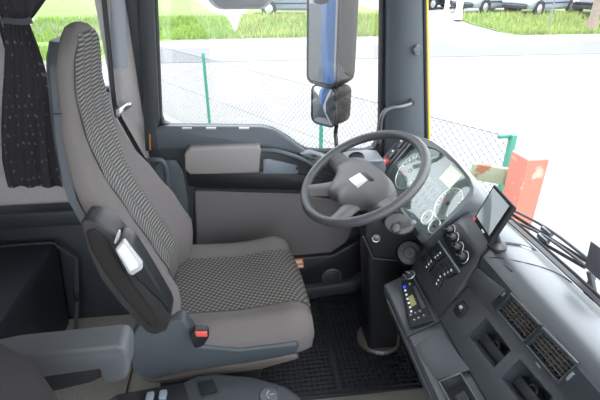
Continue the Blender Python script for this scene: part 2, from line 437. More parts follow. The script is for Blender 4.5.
for px, py, rot, paint, lab in ((438, 8, -157, 'cblack', 'black parked car nearest the windscreen pillar, mostly hidden by it'), (488, 11.5, -157, 'csilver', 'silver parked car just right of the white bollards'),
                           (531, 15.5, -157, 'csilver', 'silver parked car in the row, just left of the black car by the tree'), (597, 15, -157, 'cblack', 'black parked car beside the tree trunk')):
    c = copytree(car); c['label'] = lab; recolor(c, paint); place(c, px, py, rot)
    if lastcar is not None and px > 500: c.location = V(lastcar.location)+V((2.16, -1.25, 0) if px < 560 else (3.21, -.92, 0))
    lastcar = c
def zpole(name, px, py, r0, r1, h, m, label, cat, z=-.42, grp=None):
    p = atZ(px, py, z)
    return tag(finish(name, loft([[p+V((cos(t)*r, sin(t)*r, hh)) for t in [2*pi*k/10 for k in range(10)]] for r, hh in ((r0*1.3, -.1), (r0, .3), ((r0+r1)/2, h/2), (r1, h))]), m), label, cat, grp)
zpole('tree_trunk', 592, 25, .17, .11, 4, 'bark', 'bare tree trunk growing in the verge at the far right', 'tree')
zpole('sign_pole', 550, 20, .03, .03, 3, 'lightgrey', 'thin grey pole standing between parked cars', 'pole')
zpole('bollard', 458, 17, .16, .15, .9, 'white', 'white bollard beside the silver parked car', 'bollard', grp=None)
zpole('bollard', 446, 13, .12, .12, .9, 'white', 'white bollard by the black parked car near the pillar', 'bollard', grp=None)

# the truck's own cargo box (seen in the door mirror)
cb = root('cargo_box', (-4.6, 0, -.1), 'blue cargo box of the truck behind the cab', 'cargo box')
finish('box', box((-4.6, 0, 1.1), (6.2, 2.44, 2.5), bw=.03), 'bluebox', cb)
for s in (-1, 1): finish('rail', box((-4.6, s*1.2, -.2), (6.2, .06, .1), bw=.01), 'dash2', cb)

# ---------------------------------------------------------------- cab shell
YD = 0.98
tag(finish('floor', box((-.15, 0.0, -.06), (2.1, 2.16, .12)), 'carpet'), 'grey beige carpeted cab floor', 'floor', kind='structure')
tag(finish('ceiling', box((-.2, 0, 1.80), (1.95, 2.2, .06), bw=.02), 'headliner'), 'pale cab roof lining', 'ceiling', kind='structure')
tag(finish('wall_back', box((-1.22, 0, .85), (.06, 2.2, 1.9)), 'lining'), 'pale felt rear wall of the cab', 'wall', kind='structure')
wl = root('wall_left', (-.85, 1.03, 0), 'side wall behind the driver seat with pale felt lining', 'wall', kind='structure')
bm = cut(box((-.855, 1.03, .85), (.71, .06, 1.9)), [box((-.695, 1.0, 1.49), (.36, .4, .72), bw=.03)])
finish('lining', bm, 'lining', wl)
tag(finish('trim_3', prism([V((.80, y, -.7)) for y in (-1.05, 1.05)]+[V((.90, 1.05, -.7)), V((.93, .7, -.7)), V((.93, -.7, -.7)), V((.90, -1.05, -.7))][0:4], (0, 0, 1.38), .01), 'dash2'), 'dark front bulkhead below the windscreen', 'panel', kind='structure')
# rear side window
rw = root('window_1', (-.69, 1.04, 1.1), 'small side window behind the driver seat, half covered by the curtain', 'window', kind='structure')
finish('pane', box((-.695, 1.045, 1.49), (.37, .006, .74)), 'glass', rw)
fr_ = cut(box((-.695, 1.01, 1.49), (.40, .03, .76), bw=.01), [box((-.695, 1.01, 1.49), (.36, .1, .72), bw=.03)])
finish('rubber_seal', fr_, 'black', rw)
# B-pillar
t1 = root('trim_1', (-.47, 1.0, 0), 'pale felt belt pillar behind the driver door with a blue grey upper panel', 'pillar', kind='structure')
def yquad(pts, Y): return [atY(x, y, Y) for x, y in pts]
finish('pillar_lining', prism([V((-.535, .99, 0)), V((-.415, .99, 0)), V((-.415, .99, 1.78)), V((-.535, .99, 1.78))], (0, .07, 0), .012, 2), 'pillarfelt', t1)
finish('upper_panel', prism(yquad([(107, -60), (124, -60), (127.5, 66), (126, 69), (115, 69), (113, 66)], .985), (0, .012, 0), .004), 'pillarpanel', t1)
finish('trim_strip', prism(yquad([(95, -60), (101, -60), (119, 131), (113, 131)], .985), (0, .02, 0), .003), 'pillarpanel', t1)
finish('door_seal', prism([V((-.43, 1.0, .05)), V((-.385, 1.0, .05)), V((-.365, 1.0, 1.78)), V((-.415, 1.0, 1.78))], (0, -.035, 0), .01), 'dash2', t1)
finish('warning_sticker', prism(yquad([(149, 134), (150.4, 134), (151, 150), (149.6, 150)], .940), (0, -.002, 0)), 'sticker', t1)
finish('cap_screw', lathe(atY(149, 21, .965), (0, -1, 0), [(.008, 0), (.008, .004), (.003, .006)], 12), 'black', t1)
gb = finish('grab_bar', tube([atY(133, 158, .93), atY(140, 161, .9), atY(155, 160, .88), atY(164, 163, .88), atY(167, 180, .88), atY(167, 235, .88)], .011, 10, sub=5), 'doorgrey', t1)

# ---------------------------------------------------------------- driver door
dr = root('door_1', (.1, YD, .05), 'driver door with dark window frame, grey cloth panel and padded armrest', 'door', kind='structure')
def sheet(pts, y0, depth, bw, m, name, par=dr, seg=2): return finish(name, prism(yquad(pts, y0), (0, depth, 0), bw, seg), m, par)
# window opening outline (pixels on the door plane)
win = [(153, -60), (160.5, 116), (163, 123), (170, 126.5), (263, 127.5), (274, 130), (288, 138), (300, 147), (308, 151), (320, 152), (366, 151.5), (374, 149), (378.5, 141), (380.5, 125), (383, -60)]
outer = [(140, -90), (152, 235), (170, 330), (395, 300), (398, 120), (396, -90)]
ob = prism(yquad(outer, YD), (0, .05, 0))
ib = prism([p+V((0, -.05, 0)) for p in yquad(win, YD)], (0, .2, 0))
bm = cut(ob, [ib])
finish('door_shell', bm, 'dash2', dr)
# rubber seal round the window
sealp = yquad(win, YD-.004); bm = bmesh.new(); tube(sealp, .009, 8, bm=bm); finish('window_seal', bm, 'black', dr)
finish('pane', prism([p+V((0, .03, 0)) for p in yquad(win, YD)], (0, .005, 0)), 'glass', dr)
# left frame strip of the door
sheet([(136, -60), (152, -60), (160, 118), (157, 130), (160, 150), (146, 150)], YD-.02, -.018, .006, 'dash2', 'frame_strip')
# upper trim: rounded sill
sill = [(152, 129), (163, 126.5), (263, 127.5), (276, 131), (290, 139.5), (304, 150), (308, 153), (306, 166), (296, 160), (282, 152), (262, 148.5), (152, 151)]
sheet(sill, YD-.035, .04, .012, 'doorgrey', 'window_sill', seg=3)
for x in (187, 211, 244): sheet([(x-5, 127.7), (x+5, 127.7), (x+5, 129.2), (x-5, 129.2)], YD-.037, .008, 0, 'satin', 'sill_clip')
# middle trim body (recess behind the armrest)
sheet([(150, 150), (262, 147), (282, 151), (306, 164), (340, 176), (352, 184), (352, 203), (300, 196), (194, 190), (192, 255), (160, 260), (152, 210)], YD-.02, .025, .006, 'dash2', 'trim_panel')
sheet([(186, 172), (262, 171), (300, 174), (358, 188), (358, 200), (318, 191), (200, 189), (188, 186)], YD-.03, .02, .008, 'black', 'lower_band')
# vertical channel at the rear
sheet([(154, 166), (164, 160), (176, 160), (183, 170), (188, 200), (190, 262), (166, 264), (162, 210)], YD-.045, .03, .008, 'doorgrey', 'rear_channel')
# padded armrest
ar = yquad([(184, 154), (189, 149.5), (258, 147), (261, 149), (259, 173), (190, 175), (185, 170)], YD-.095)
finish('armrest', prism(ar, (0, .09, 0), .014, 3), 'doorpad', dr)
# grip rail in front of the armrest and inset
gp = finish('grip_rail', tube([atY(259, 150, YD-.06), atY(275, 151, YD-.07), atY(290, 155, YD-.07), atY(305, 161, YD-.065), atY(318, 169, YD-.05)], .011, 10, sub=5), 'doorgrey', dr)
sheet([(263, 160), (268, 159), (296, 165), (299, 168), (298, 174), (263, 174)], YD-.032, .012, .004, 'inset', 'inset_panel')
finish('inset_screw', lathe(atY(297, 168, YD-.03), (0, -1, 0), [(.007, 0), (.007, .006), (.004, .008)], 12), 'dash2', dr)
# switch block
sw = finish('switch_block', prism(yquad([(300, 154), (311, 153), (330, 158), (326, 168), (312, 164)], YD-.06), (0, .05, 0), .006), 'lightgrey', dr)
for x, y in ((308, 158.5), (313, 159.5), (314.5, 155.8)):
    finish('switch', prism(yquad([(x-2.4, y-1.2), (x+2.2, y-.6), (x+2.4, y+1.2), (x-2.2, y+.8)], YD-.064), (0, .01, 0), .001), 'dash2', sw)
# lower cloth panel
cl = [(194, 191.5), (300, 194), (330, 199), (352, 205), (354, 226), (347, 243), (331, 253.5), (305, 256), (280, 262), (203, 262), (197, 255)]
sheet(cl, YD-.026, .03, .012, 'doorcloth', 'cloth_panel', seg=3)
# dark lower pocket, speaker, reflector
sheet([(268, 259), (304, 257.5), (333, 255), (352, 244), (372, 236), (380, 262), (352, 283), (300, 291), (265, 292)], YD-.05, .06, .012, 'black', 'pocket_panel')
sheet([(265, 291), (300, 290), (353, 282), (382, 262), (384, 272), (356, 292), (300, 302), (262, 304)], YD-.085, .1, .012, 'dash2', 'pocket_edge')
sp = finish('speaker_grille', lathe(atY(332, 277, YD-.05), (0, -1, 0), [(.052, -.004), (.052, .004), (.046, .007), (.01, .008)], 28), 'dash', dr)
g = bmesh.new(); cc = atY(332, 277, YD-.0585)
for i in range(-5, 6):
    for j in range(-5, 6):
        if i*i+j*j < 25: box(cc+V((i*.0085, 0, j*.0085)), (.004, .003, .004), bm=g)
o = finish('grille_dots', g, 'blackfoam', sp); o['kind'] = 'stuff'
rf = sheet([(286, 261), (303, 259.5), (304, 268), (287, 270)], YD-.062, .012, .002, 'orange', 'reflector')
finish('reflector_band', prism(yquad([(290, 261.6), (302, 260.4), (302.5, 263), (290.5, 264.2)], YD-.064), (0, .003, 0)), 'white', rf)
finish('reflector_band', prism(yquad([(289, 266.4), (302.8, 265.2), (303, 267), (289.2, 268.6)], YD-.064), (0, .003, 0)), 'white', rf)

# ---------------------------------------------------------------- A-pillar
t2 = root('trim_2', (.68, .95, .8), 'dark grey windscreen pillar with a bent grab handle and yellow outer edge', 'pillar', kind='structure')
def vloft(rows, m, name, par): return finish(name, loft(rows), m, par)
def col_ring(L, Rr, z, dep):     # inner face from L (door side) to Rr (windscreen side) at one height
    L = V(L); Rr = V(Rr); o_ = V((.03, dep, 0)); mid = (L+Rr)/2+V((-.018, -.022, 0))
    return [L, L*.7+mid*.3+V((-.006, -.008, 0)), mid, Rr*.7+mid*.3+V((0, -.01, 0)), Rr, Rr+o_, L+V((.02, dep, 0))]
rows = []
for y in (-120, 0, 60, 110, 140, 160):
    rows.append(col_ring(atY(385.5-.01*max(y, 0), y, .965), atY(423+.014*max(y, 0), y, .90), y, .09))
vloft(rows, 'doorgrey', 'pillar_trim', t2)
finish('groove', tube([atY(397, y, .943) for y in (-120, 0, 70, 140)], .006, 6), 'black', t2)
finish('windscreen_seal', tube([atY(424.5+.014*max(y, 0), y, .90) for y in (-120, 0, 70, 145)], .008, 8), 'black', t2)
finish('yellow_edge', tube([atY(426.8+.017*max(y, 0), y, .915) for y in (-120, 0, 70, 150)], .006, 8), 'yellow', t2)
finish('round_cap', lathe(atY(417.5, 50, .878), V((.15, -1, 0)), [(.019, -.01), (.019, .004), (.016, .006), (.014, .004), (.004, .005)], 20), 'dash', t2)
gh = finish('grab_handle', tube([atY(379.5, 143, .86), atY(380, 127, .86), atY(383, 114, .86), atY(390, 108.5, .865), atY(401, 107, .862), atY(411, 104, .875)], [.0095]*26, 10, sub=5), 'dash', t2)
finish('handle_socket', lathe(atY(411.5, 102.5, .878), V((.1, -1, 0)), [(.014, -.01), (.014, .006), (.010, .007)], 16, sx=.8), 'black', t2)
# ---------------------------------------------------------------- windscreen
ws = root('window_2', (.86, 0, .83), 'large curved windscreen above the dashboard', 'window', kind='structure')
def wsx(y): return .866-.085*(abs(y)/.93)**2.4
yy = [-.93, -.8, -.6, -.4, -.2, 0, .2, .4, .6, .8, .9]
bm = loft([[V((wsx(y)-(z-.8)*.12, y, z)) for y in yy] for z in (.79, 1.0, 1.2, 1.5, 1.77)], closed=False)
bmesh.ops.solidify(bm, geom=bm.faces, thickness=.005)
finish('pane', bm, 'glass', ws)
finish('lower_seal', tube([V((wsx(y)-.004, y, .815)) for y in yy], .0055, 8), 'blackfoam', ws)

# ---------------------------------------------------------------- curtain on the rear side window
cu = root('curtain', (-.86, .95, .73), 'dark grey dotted curtain tied back over the small rear side window', 'curtain')
Lp = [(-4, -60, 40), (-3, 0, 46), (4, 14, 36), (7, 20, 31), (8, 24, 30), (6, 30, 32), (5, 45, 38), (4, 70, 46), (2, 100, 51), (1, 130, 55), (2, 160, 58), (6, 180, 61), (8, 187, 63)]
bm = bmesh.new(); nx = 90; rows = []
for i, (xl, y, xr) in enumerate(Lp):
    row = []; t = .35 if 14 < y < 30 else 1.0
    xl2 = xl-20 if y < 14 else xl-3 if y <= 30 else xl
    for k in range(nx+1):
        s = k/nx; x = xl2+(xr-xl2)*s
        amp = (.016 if y < 12 or y > 40 else .010)*(.55+.45*sin(3+5*s))
        dep = amp*.8*sin(s*2*pi*3.6+1.2*sin(y*.012))+.004*sin(s*2*pi*7.7+y*.02)
        yy_ = y+(1.2*sin(s*2*pi*3.1) if y > 185 else 0)
        row.append(atY(x, yy_, .945+dep))
    rows.append(row)
rows2 = []
for a, b in zip(rows, rows[1:]):
    for f_ in (0, .33, .66): rows2.append([p.lerp(q, f_) for p, q in zip(a, b)])
rows2.append(rows[-1])
loft(rows2, closed=False, bm=bm)
uvl = bm.loops.layers.uv.new('uv')
for f in bm.faces:
    for l in f.loops: l[uvl].uv = (l.vert.co.x*1.6+l.vert.co.y*1.2, l.vert.co.z)
bmesh.ops.solidify(bm, geom=bm.faces, thickness=.003)
finish('cloth', bm, 'curtain', cu, 60)
finish('tie_band', tube([atY(3, 20, .925), atY(14, 21.5, .92), atY(24, 22, .92), atY(32, 20, .93)], 0, flat=(.022, .006, (0, -1, 0))), 'curtain', cu)
finish('curtain_rail', box((-.82, .97, 1.70), (.55, .02, .025), bw=.004), 'dash2', cu)

# ---------------------------------------------------------------- storage bunk box behind the seat
sb = root('storage_box', (-1.0, .55, 0), 'dark navy storage bench behind the driver seat', 'storage box')
finish('bench', prism([V((-1.18, 0, .0)), V((-.92, 0, .0)), V((-.875, 0, .44)), V((-.88, 0, .47)), V((-1.18, 0, .47))], (0, .93, 0), .01), 'navy', sb)
finish('upper_ledge', prism([V((-1.18, .90, .56)), V((-.70, .90, .56)), V((-.665, .93, .56)), V((-.66, .995, .56)), V((-1.18, .995, .56))], (0, 0, .075), .012), 'navy', sb)
finish('side_panel', prism([V((-1.18, .955, 0)), V((-.56, .955, 0)), V((-.56, .955, .58)), V((-1.18, .955, .58))], (0, .04, 0), .006), 'navy', sb)
finish('edge_bead', tube([V((-1.18, .905, .475)), V((-.90, .905, .48)), V((-.86, .905, .455)), V((-.80, .91, .38))], .006, 6, sub=4), 'dash2', sb)
st = root('securing_strap', (-.83, .90, .05), 'black securing strap with a slider buckle beside the storage bench', 'strap')
finish('webbing', tube([V((-.80, .905, .39)), V((-.815, .90, .30)), V((-.835, .89, .18)), V((-.86, .87, .06)), V((-.87, .86, .012))], 0, sub=4, flat=(.016, .004, (.6, -.8, 0))), 'dash', st)
finish('slider_buckle', box((-.832, .885, .19), (.028, .014, .05), bw=.004), 'black', st)

# ---------------------------------------------------------------- seats
def interp(tab, z):
    if z <= tab[0][0]: return tab[0][1:]
    for a, b in zip(tab, tab[1:]):
        if z <= b[0]:
            t = (z-a[0])/(b[0]-a[0]); t = t*t*(3-2*t)*.4+t*.6
            return [u+(w-u)*t for u, w in zip(a[1:], b[1:])]
    return tab[-1][1:]
# z, front x at bolster, rear x, half width, dip of the middle
BT = [(.46, -.275, -.36, .225, .06), (.56, -.228, -.365, .255, .075), (.66, -.210, -.375, .268, .085), (.78, -.262, -.405, .262, .08), (.90, -.330, -.45, .245, .06),
      (1.02, -.396, -.490, .218, .035), (1.14, -.428, -.496, .182, .02), (1.26, -.432, -.490, .150, .010), (1.34, -.420, -.480, .140, .006), (1.39, -.408, -.470, .105, .003), (1.418, -.418, -.460, .06, 0), (1.426, -.43, -.45, .03, 0)]
def ring_back(z, yc, xo, N=44, tab=BT):
    fx, rx, w, dip = interp(tab, z); P = []
    xc = (fx+rx)/2; d = (fx-rx)/2
    for k in range(N):
        t = 2*pi*k/N; c, s = cos(t), sin(t); e = .62
        y = w*(abs(s)**e)*(1 if s >= 0 else -1); x = d*(abs(c)**e)*(1 if c >= 0 else -1)
        if c > 0: x -= dip*max(0, 1-(y/(w*.80))**2)
        P.append(V((xc+x+xo, yc+y, z)))
    return P
def front_x(y, z, tab=BT):
    fx, rx, w, dip = interp(tab, z); d = (fx-rx)/2; e = .62
    s = min(1, abs(y)/w)**(1/e); c = sqrt(max(0, 1-s*s))
    return (fx+rx)/2+d*c**e-dip*max(0, 1-(y/(w*.80))**2)
def make_seat(yc, xo, label, near, cloth, pat_b, pat_c, tab=BT):
    sgn = -1 if near == 'y-' else 1           # the side facing the cab middle
    r = root('driver_seat' if near == 'y-' else 'passenger_seat', (-.1+xo, yc, 0), label, 'seat')
    zs = [.46, .5, .56, .62, .68, .74, .8, .86, .92, .98, 1.04, 1.1, 1.16, 1.22, 1.28, 1.33, 1.36, 1.385, 1.405, 1.418, 1.426]
    yb = yc-.014*(1 if near == 'y-' else 0)
    bk = finish('backrest', loft([ring_back(z, yb, xo, tab=tab) for z in zs]), cloth, r, 60)
    # woven middle strip, laid over the cushion front
    rows = []
    for i in range(34):
        z = .54+(1.405-.54)*i/33; w = interp(tab, z)[2]; ww = .092+.04*min(1, max(0, (z-.95)/.2)); ww = min(ww, w*.86)
        rows.append([V((front_x(-ww+2*ww*k/12, z, tab)+.004+xo, yb-ww+2*ww*k/12, z)) for k in range(13)])
    bm = loft(rows, closed=False); bmesh.ops.solidify(bm, geom=bm.faces, thickness=.004)
    finish('backrest_insert', bm, pat_b, bk, 60)
    # rear shell
    rows = []
    for z in [.5+.05*i for i in range(17)]+[1.33, 1.355, 1.375, 1.39]:
        fx, rx, w, dip = interp(tab, z); w += .008; k_ = 1
        rows.append([V((rx+xo+.022*k_, yc-w, z)), V((rx+xo+.0, yc-w, z)), V((rx+xo-.02, yc-w*.8, z)), V((rx+xo-.026, yc, z)), V((rx+xo-.02, yc+w*.8, z)), V((rx+xo, yc+w, z)), V((rx+xo+.022*k_, yc+w, z)), V((rx+xo+.02, yc, z))])
    finish('rear_shell', loft(rows), 'bluegrey', r, 45)
    # cushion: profile across x, lofted over y
    prof = [(-.33, .42), (-.335, .49), (-.31, .525), (-.2, .522), (-.05, .520), (.06, .530), (.125, .540), (.17, .525), (.192, .49), (.188, .44), (.165, .405), (.0, .400), (-.2, .400)]
    W2 = .285; rows = []; vs = [-1, -.985, -.95, -.88, -.78, -.66, -.6, -.45, -.2, 0, .2, .45, .6, .66, .78, .88, .95, .985, 1]
    cx, cz = -.06, .46
    def cpt(px, pz, v):
        a = abs(v); k = 1-.30*max(0, (a-.86)/.14)**2.5; kz = 1-.55*max(0, (a-.86)/.14)**2.2
        lift = .022*math.exp(-((a-.80)/.14)**2) if pz > .5 else 0
        fr = .03*(1-a**2) if px > .1 else 0
        sk = -.045*(v+1)/2*min(1, max(0, (px+.1)/.25))*(1 if near == 'y-' else 0)
        return V((cx+(px-cx)*k+xo+fr*.6+sk-.008, yc+v*W2, cz+(pz-cz)*kz+lift))
    sprof = [(p.x, p.y) for p in smooth_path([V((a, b, 0)) for a, b in prof+[prof[0]]], 3)][:-1]
    cu_ = finish('cushion', loft([[cpt(a, b, v) for a, b in sprof] for v in vs]), cloth, r, 60)
    top = [p for p in sprof if (p[1] > .515 and p[0] > -.30) or (p[0] > .12 and p[1] > .425)]
    top.sort(key=lambda p: (p[0] if p[1] > .5 else .2+(.54-p[1])))
    bm = loft([[cpt(a, b, v)+V((.004 if a > .12 else 0, 0, .004 if b > .5 else 0)) for a, b in top] for v in [-.56+1.12*i/14 for i in range(15)]], closed=False)
    bmesh.ops.solidify(bm, geom=bm.faces, thickness=.003)
    finish('cushion_insert', bm, pat_c, cu_, 60)
    return r
ds = make_seat(.47, 0, 'grey cloth driver seat with woven centre panels and integrated headrest', 'y-', 'seat', 'patback', 'patseat')
YN = .175
# side panel of the seat base
bpoly = [(133, 372), (127, 345), (138, 326), (168, 322), (184, 320), (193, 332), (200, 347), (240, 350), (297, 343), (300, 347), (297, 354), (250, 363), (205, 369), (176, 374), (158, 380), (140, 378)]
finish('base_side', prism(yquad(bpoly, YN), (0, .05, 0), .01, 3), 'bluegrey', ds)
finish('base_skirt', prism(yquad([(140, 378), (158, 380), (205, 370), (250, 363), (297, 354), (299, 359), (260, 370), (215, 376), (176, 383), (150, 384)], YN+.02), (0, .1, 0), .006), 'satinbrown', ds)
finish('base', prism([V((-.36, .27, .06)), V((-.06, .27, .06)), V((.06, .27, .40)), V((-.36, .27, .40))], (0, .42, 0), .02), 'dash2', ds)
finish('slide_rail', box((-.16, .33, .04), (.40, .05, .08), bw=.008), 'black', ds)
finish('slide_rail', box((-.16, .64, .04), (.40, .05, .08), bw=.008), 'black', ds)
# recliner side shell and folded armrest
arm = [(79, 224), (84, 220), (96, 222), (112, 232), (121, 243), (128, 262), (148, 290), (166, 306), (171, 318), (166, 332), (154, 336), (146, 333), (120, 305), (100, 280), (86, 250)]
a_ = finish('folded_armrest', prism(yquad(arm, YN-.06), (0, .085, 0), .02, 4), 'armrest', ds)
finish('armrest_pad', prism(yquad([(84, 232), (94, 229), (106, 238), (116, 258), (134, 288), (152, 312), (158, 326), (150, 329), (124, 300), (104, 274), (90, 250)], YN-.068), (0, .03, 0), .010, 3), 'seatdark', a_)
finish('armrest_cover', prism(yquad([(112, 241), (120, 237), (132, 244), (146, 266), (158, 286), (170, 306), (170, 316), (160, 302), (138, 282), (122, 262)], YN-.075), (0, .06, 0), .008, 3), 'black', a_)
lv = finish('release_lever', prism(yquad([(114.5, 250), (123, 240), (126, 243), (142, 264), (142, 270), (132, 276.5), (128, 274)], YN-.086), (0, .016, 0), .005, 3), 'lever', a_)
finish('lever_face', prism(yquad([(117, 251), (123, 244), (126, 247), (138, 264), (138, 267.5), (130, 272)], YN-.0885), (0, .006, 0), .002, 2), 'white', lv)
finish('trim_clip', prism(yquad([(113.5, 243), (117, 233), (119, 233.5), (119, 239), (115.5, 244.5)], YN-.08), (0, .02, 0), .003), 'satin', a_)
# buckle with red button
bu = finish('buckle', prism(yquad([(189, 337), (194, 331), (208, 332), (209, 338), (203, 347), (195, 349)], YN-.03), (0, .03, 0), .005, 3), 'black', ds)
finish('buckle_button', prism(yquad([(195, 332.5), (207, 333), (207.5, 337), (196, 337)], YN-.034), (0, .012, 0), .002), 'redpale', bu)
# seat pocket side strip and headrest gap
finish('shell_seam', prism(yquad([(52, 114), (61, 113.5), (61, 114.6), (52, 115)], .215), (0, .006, 0)), 'black', ds)

# seat belt
be = root('seat_belt', (-.43, .80, .6), 'black seat belt with a metal tongue hanging beside the driver seat', 'seat belt')
finish('webbing', tube([atY(100, -40, .955), atY(108, 40, .955), atY(114, 100, .95), atY(118, 114, .94), atY(132, 139, .90), atY(147, 165, .86), atY(160, 184, .83), atY(175, 205, .80)], 0, sub=4, flat=(.034, .003, (-.75, -.65, 0))), 'strap', be)
tg = finish('tongue_guide', prism(yquad([(113, 108), (117, 106), (120, 110), (119, 117), (114, 119)], .93), (0, .018, 0), .004), 'black', be)
tn = finish('tongue', prism(yquad([(115.5, 110.5), (119, 108), (128.5, 102), (131.5, 103), (131, 107), (122, 113), (119, 117.5), (116, 116.5)], .922), (0, .006, 0), .002), 'chrome', be)
finish('tongue_slot', prism(yquad([(123.5, 108.8), (129, 105), (129.8, 105.8), (124.2, 109.8)], .9205), (0, .003, 0)), 'black', tn)

# passenger seat (only its shoulder and armrest reach into view)
BT2 = [(.46, -.285, -.47, .225, .05), (.66, -.215, -.478, .268, .05), (.9, -.255, -.480, .268, .04), (1.0, -.235, -.478, .285, .02), (1.08, -.245, -.474, .285, .02), (1.14, -.265, -.468, .27, .02), (1.18, -.30, -.468, .24, .02), (1.26, -.36, -.462, .19, .012), (1.36, -.372, -.452, .155, .006), (1.41, -.375, -.443, .125, .003), (1.435, -.392, -.428, .09, 0)]
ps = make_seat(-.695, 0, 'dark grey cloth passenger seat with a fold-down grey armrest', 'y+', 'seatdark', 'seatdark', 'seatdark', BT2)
finish('base', prism([V((-.34, -.95, .0)), V((.10, -.95, .0)), V((.13, -.95, .40)), V((-.34, -.95, .40))], (0, .5, 0), .02), 'dash2', ps)
YA = -.27
ap = finish('armrest', prism(yquad([(0, 338), (20, 333.5), (124, 322.5), (131, 324), (134.5, 331), (134.5, 352), (131, 357), (111, 361), (107, 346.5), (30, 357), (-20, 366), (-40, 372), (-40, 345)], YA), (0, -.055, 0), .010, 3), 'armgrey', ps)
finish('armrest_shade', prism(yquad([(22, 358), (106, 346.5), (109, 358), (98, 363), (60, 372), (26, 382)], YA-.005), (0, -.045, 0), .005), 'blackfoam', ps)  # matt black slab, paints the shadow on the side below the armrest

# ---------------------------------------------------------------- floor mat
fm = root('floor_mat', (.4, .66, .0), 'black rubber floor mat with a raised grid in the driver footwell', 'floor mat')
x0, x1, y0, y1 = -.02, .76, .34, .955
finish('mat_base', box(((x0+x1)/2, (y0+y1)/2, .007), (x1-x0, y1-y0, .014), bw=.006), 'rubber', fm)
bm = bmesh.new(); p = .0225
nx_ = int((x1-x0-.03)/p); ny_ = int((y1-y0-.03)/p)
for i in range(nx_+1):
    x = x0+.015+i*p
    box((x, (y0+y1)/2, .017), (.005, y1-y0-.03, .009), bm=bm)
for j in range(ny_+1):
    y = y0+.015+j*p
    box(((x0+x1)/2, y, .0168), (x1-x0-.03, .005, .0088), bm=bm)
o = finish('rib_grid', bm, 'rubberrib', fm); o['kind'] = 'stuff'
finish('heel_strip', prism([V((.31, y0+.01, .016)), V((.335, y0+.01, .016)), V((.335, y1-.01, .016)), V((.31, y1-.01, .016))], (0, 0, .0085), .003), 'rubber', fm)
finish('mat_edge', tube([V((x0, y1, .012)), V((x1, y1, .012))], .012, 8), 'rubber', fm)
# carpet relief on the floor
fl = bpy.data.objects['floor']
for (a, b, c_, d_) in ((-.95, -.55, .30, .62), (-.50, .0, .20, .40)):
    finish('carpet_panel', box(((a+b)/2, (c_+d_)/2, .006), (b-a, d_-c_, .02), bw=.008), 'carpet', fl)

# ---------------------------------------------------------------- centre console on the tunnel
CZ = .40
cc = root('centre_console', (-.05, .05, 0), 'dark plastic centre console with a round embossed knob between the seats', 'console')
top = [atZ(x, y, CZ) for x, y in ((104, 402), (112, 394), (182, 381), (196, 374), (215, 372), (252, 375), (285, 384), (299, 394), (306, 404), (310, 430), (104, 430))]
finish('body', prism(top, (0, 0, -CZ+.002), .02, 3), 'consolegrey', cc)
t1_ = finish('tray', prism([atZ(x, y, CZ+.003) for x, y in ((116, 395.5), (184, 383), (190, 402), (118, 408))], (0, 0, .004), .003), 'black', cc)
for x, y in ((150, 397), (163, 395)): finish('switch', box(atZ(x, y, CZ+.012), (.022, .03, .016), bw=.004), 'inset', t1_)
finish('cubby', prism([atZ(x, y, CZ+.003) for x, y in ((198, 383), (213, 380), (218, 392), (202, 396))], (0, 0, .005), .002), 'blackfoam', cc)
kn = finish('round_knob', lathe(atZ(269, 396, CZ), (0, 0, 1), [(.03, 0), (.03, .003), (.027, .005), (.02, .004)], 24), 'dash', cc)
bm = bmesh.new(); kc = atZ(269, 396, CZ)+V((0, 0, .0055))
for t in (0, 1.0, 2.1): box(kc+V((.009*cos(t*2), .009*sin(t*2), 0)), (.016, .004, .002), ((cos(t), sin(t), 0), (-sin(t), cos(t), 0), (0, 0, 1)), bm=bm)
finish('emblem', bm, 'inset', kn)

# ---------------------------------------------------------------- door mirrors outside
def mirror_head(par, ytop, ybot, kx_top, kx_bot, YK, gw, depth, ang, nm, bulge=.0012):
    b = cos(ang); a = sin(ang)
    tl = V((-b, a, 0)); dp = V((a, b, 0))
    Kt = atY(kx_top, ytop, YK); Kb = atY(kx_bot, ybot, YK); up = V((0, 0, 1))
    h = Kt.z-Kb.z; K = (Kt+Kb)/2; K = V((K.x, YK, (Kt.z+Kb.z)/2)); cen = K+tl*(gw/2)
    rings = []
    for i, (q, s) in enumerate(((0, .94), (.006, 1.0), (depth*.6, 1.0), (depth*.88, .95), (depth, .84))):
        rings.append(rrect(cen+dp*q, tl, up, gw*s, h*(1-(1-s)*.5), .035*s, 5))
    hs = finish('housing'+nm, loft(rings), 'housing', par, 40)
    gl = finish('glass'+nm, loft([rrect(cen-dp*(.002+bulge*(1-s*s)), tl, up, gw*.90*s, h*.955*s, .028*s, 5) for s in (1, .92, .8, .65, .5, .35, .2, .08)]), 'mirror', hs, 80)
    rim_ = rrect(cen, tl, up, gw*.985, h*.99, .034, 5); rim_.append(rim_[0])
    finish('rim'+nm, tube(rim_, .006, 6), 'black', hs)
    return cen, dp, up, h
sm = root('side_mirror', (.55, 1.25, .9), 'tall exterior mirror above a small wide-angle mirror outside the driver window', 'mirror')
c1 = mirror_head(sm, -55, 88, 341, 338, 1.22, .19, .16, radians(49.5), '')
c2 = mirror_head(sm, 89, 128, 337, 334.5, 1.22, .155, .14, radians(49.5), '', .012)
arm_c = c1[0]+c1[1]*.07
finish('stay', tube([arm_c+V((.045, .0, .45)), arm_c+V((.045, 0, -.3)), V((arm_c.x+.045, arm_c.y, c2[0].z-.02)), V((arm_c.x+.03, arm_c.y-.02, c2[0].z-.16)), V((arm_c.x+.0, 1.08, c2[0].z-.24))], .011, 8), 'housing', sm)
km = root('kerb_mirror', (.05, 1.25, 1.45), 'kerb mirror hanging above the driver window, only its rounded underside showing', 'mirror')
kcn = atY(240, -14, 1.3)
rings = []
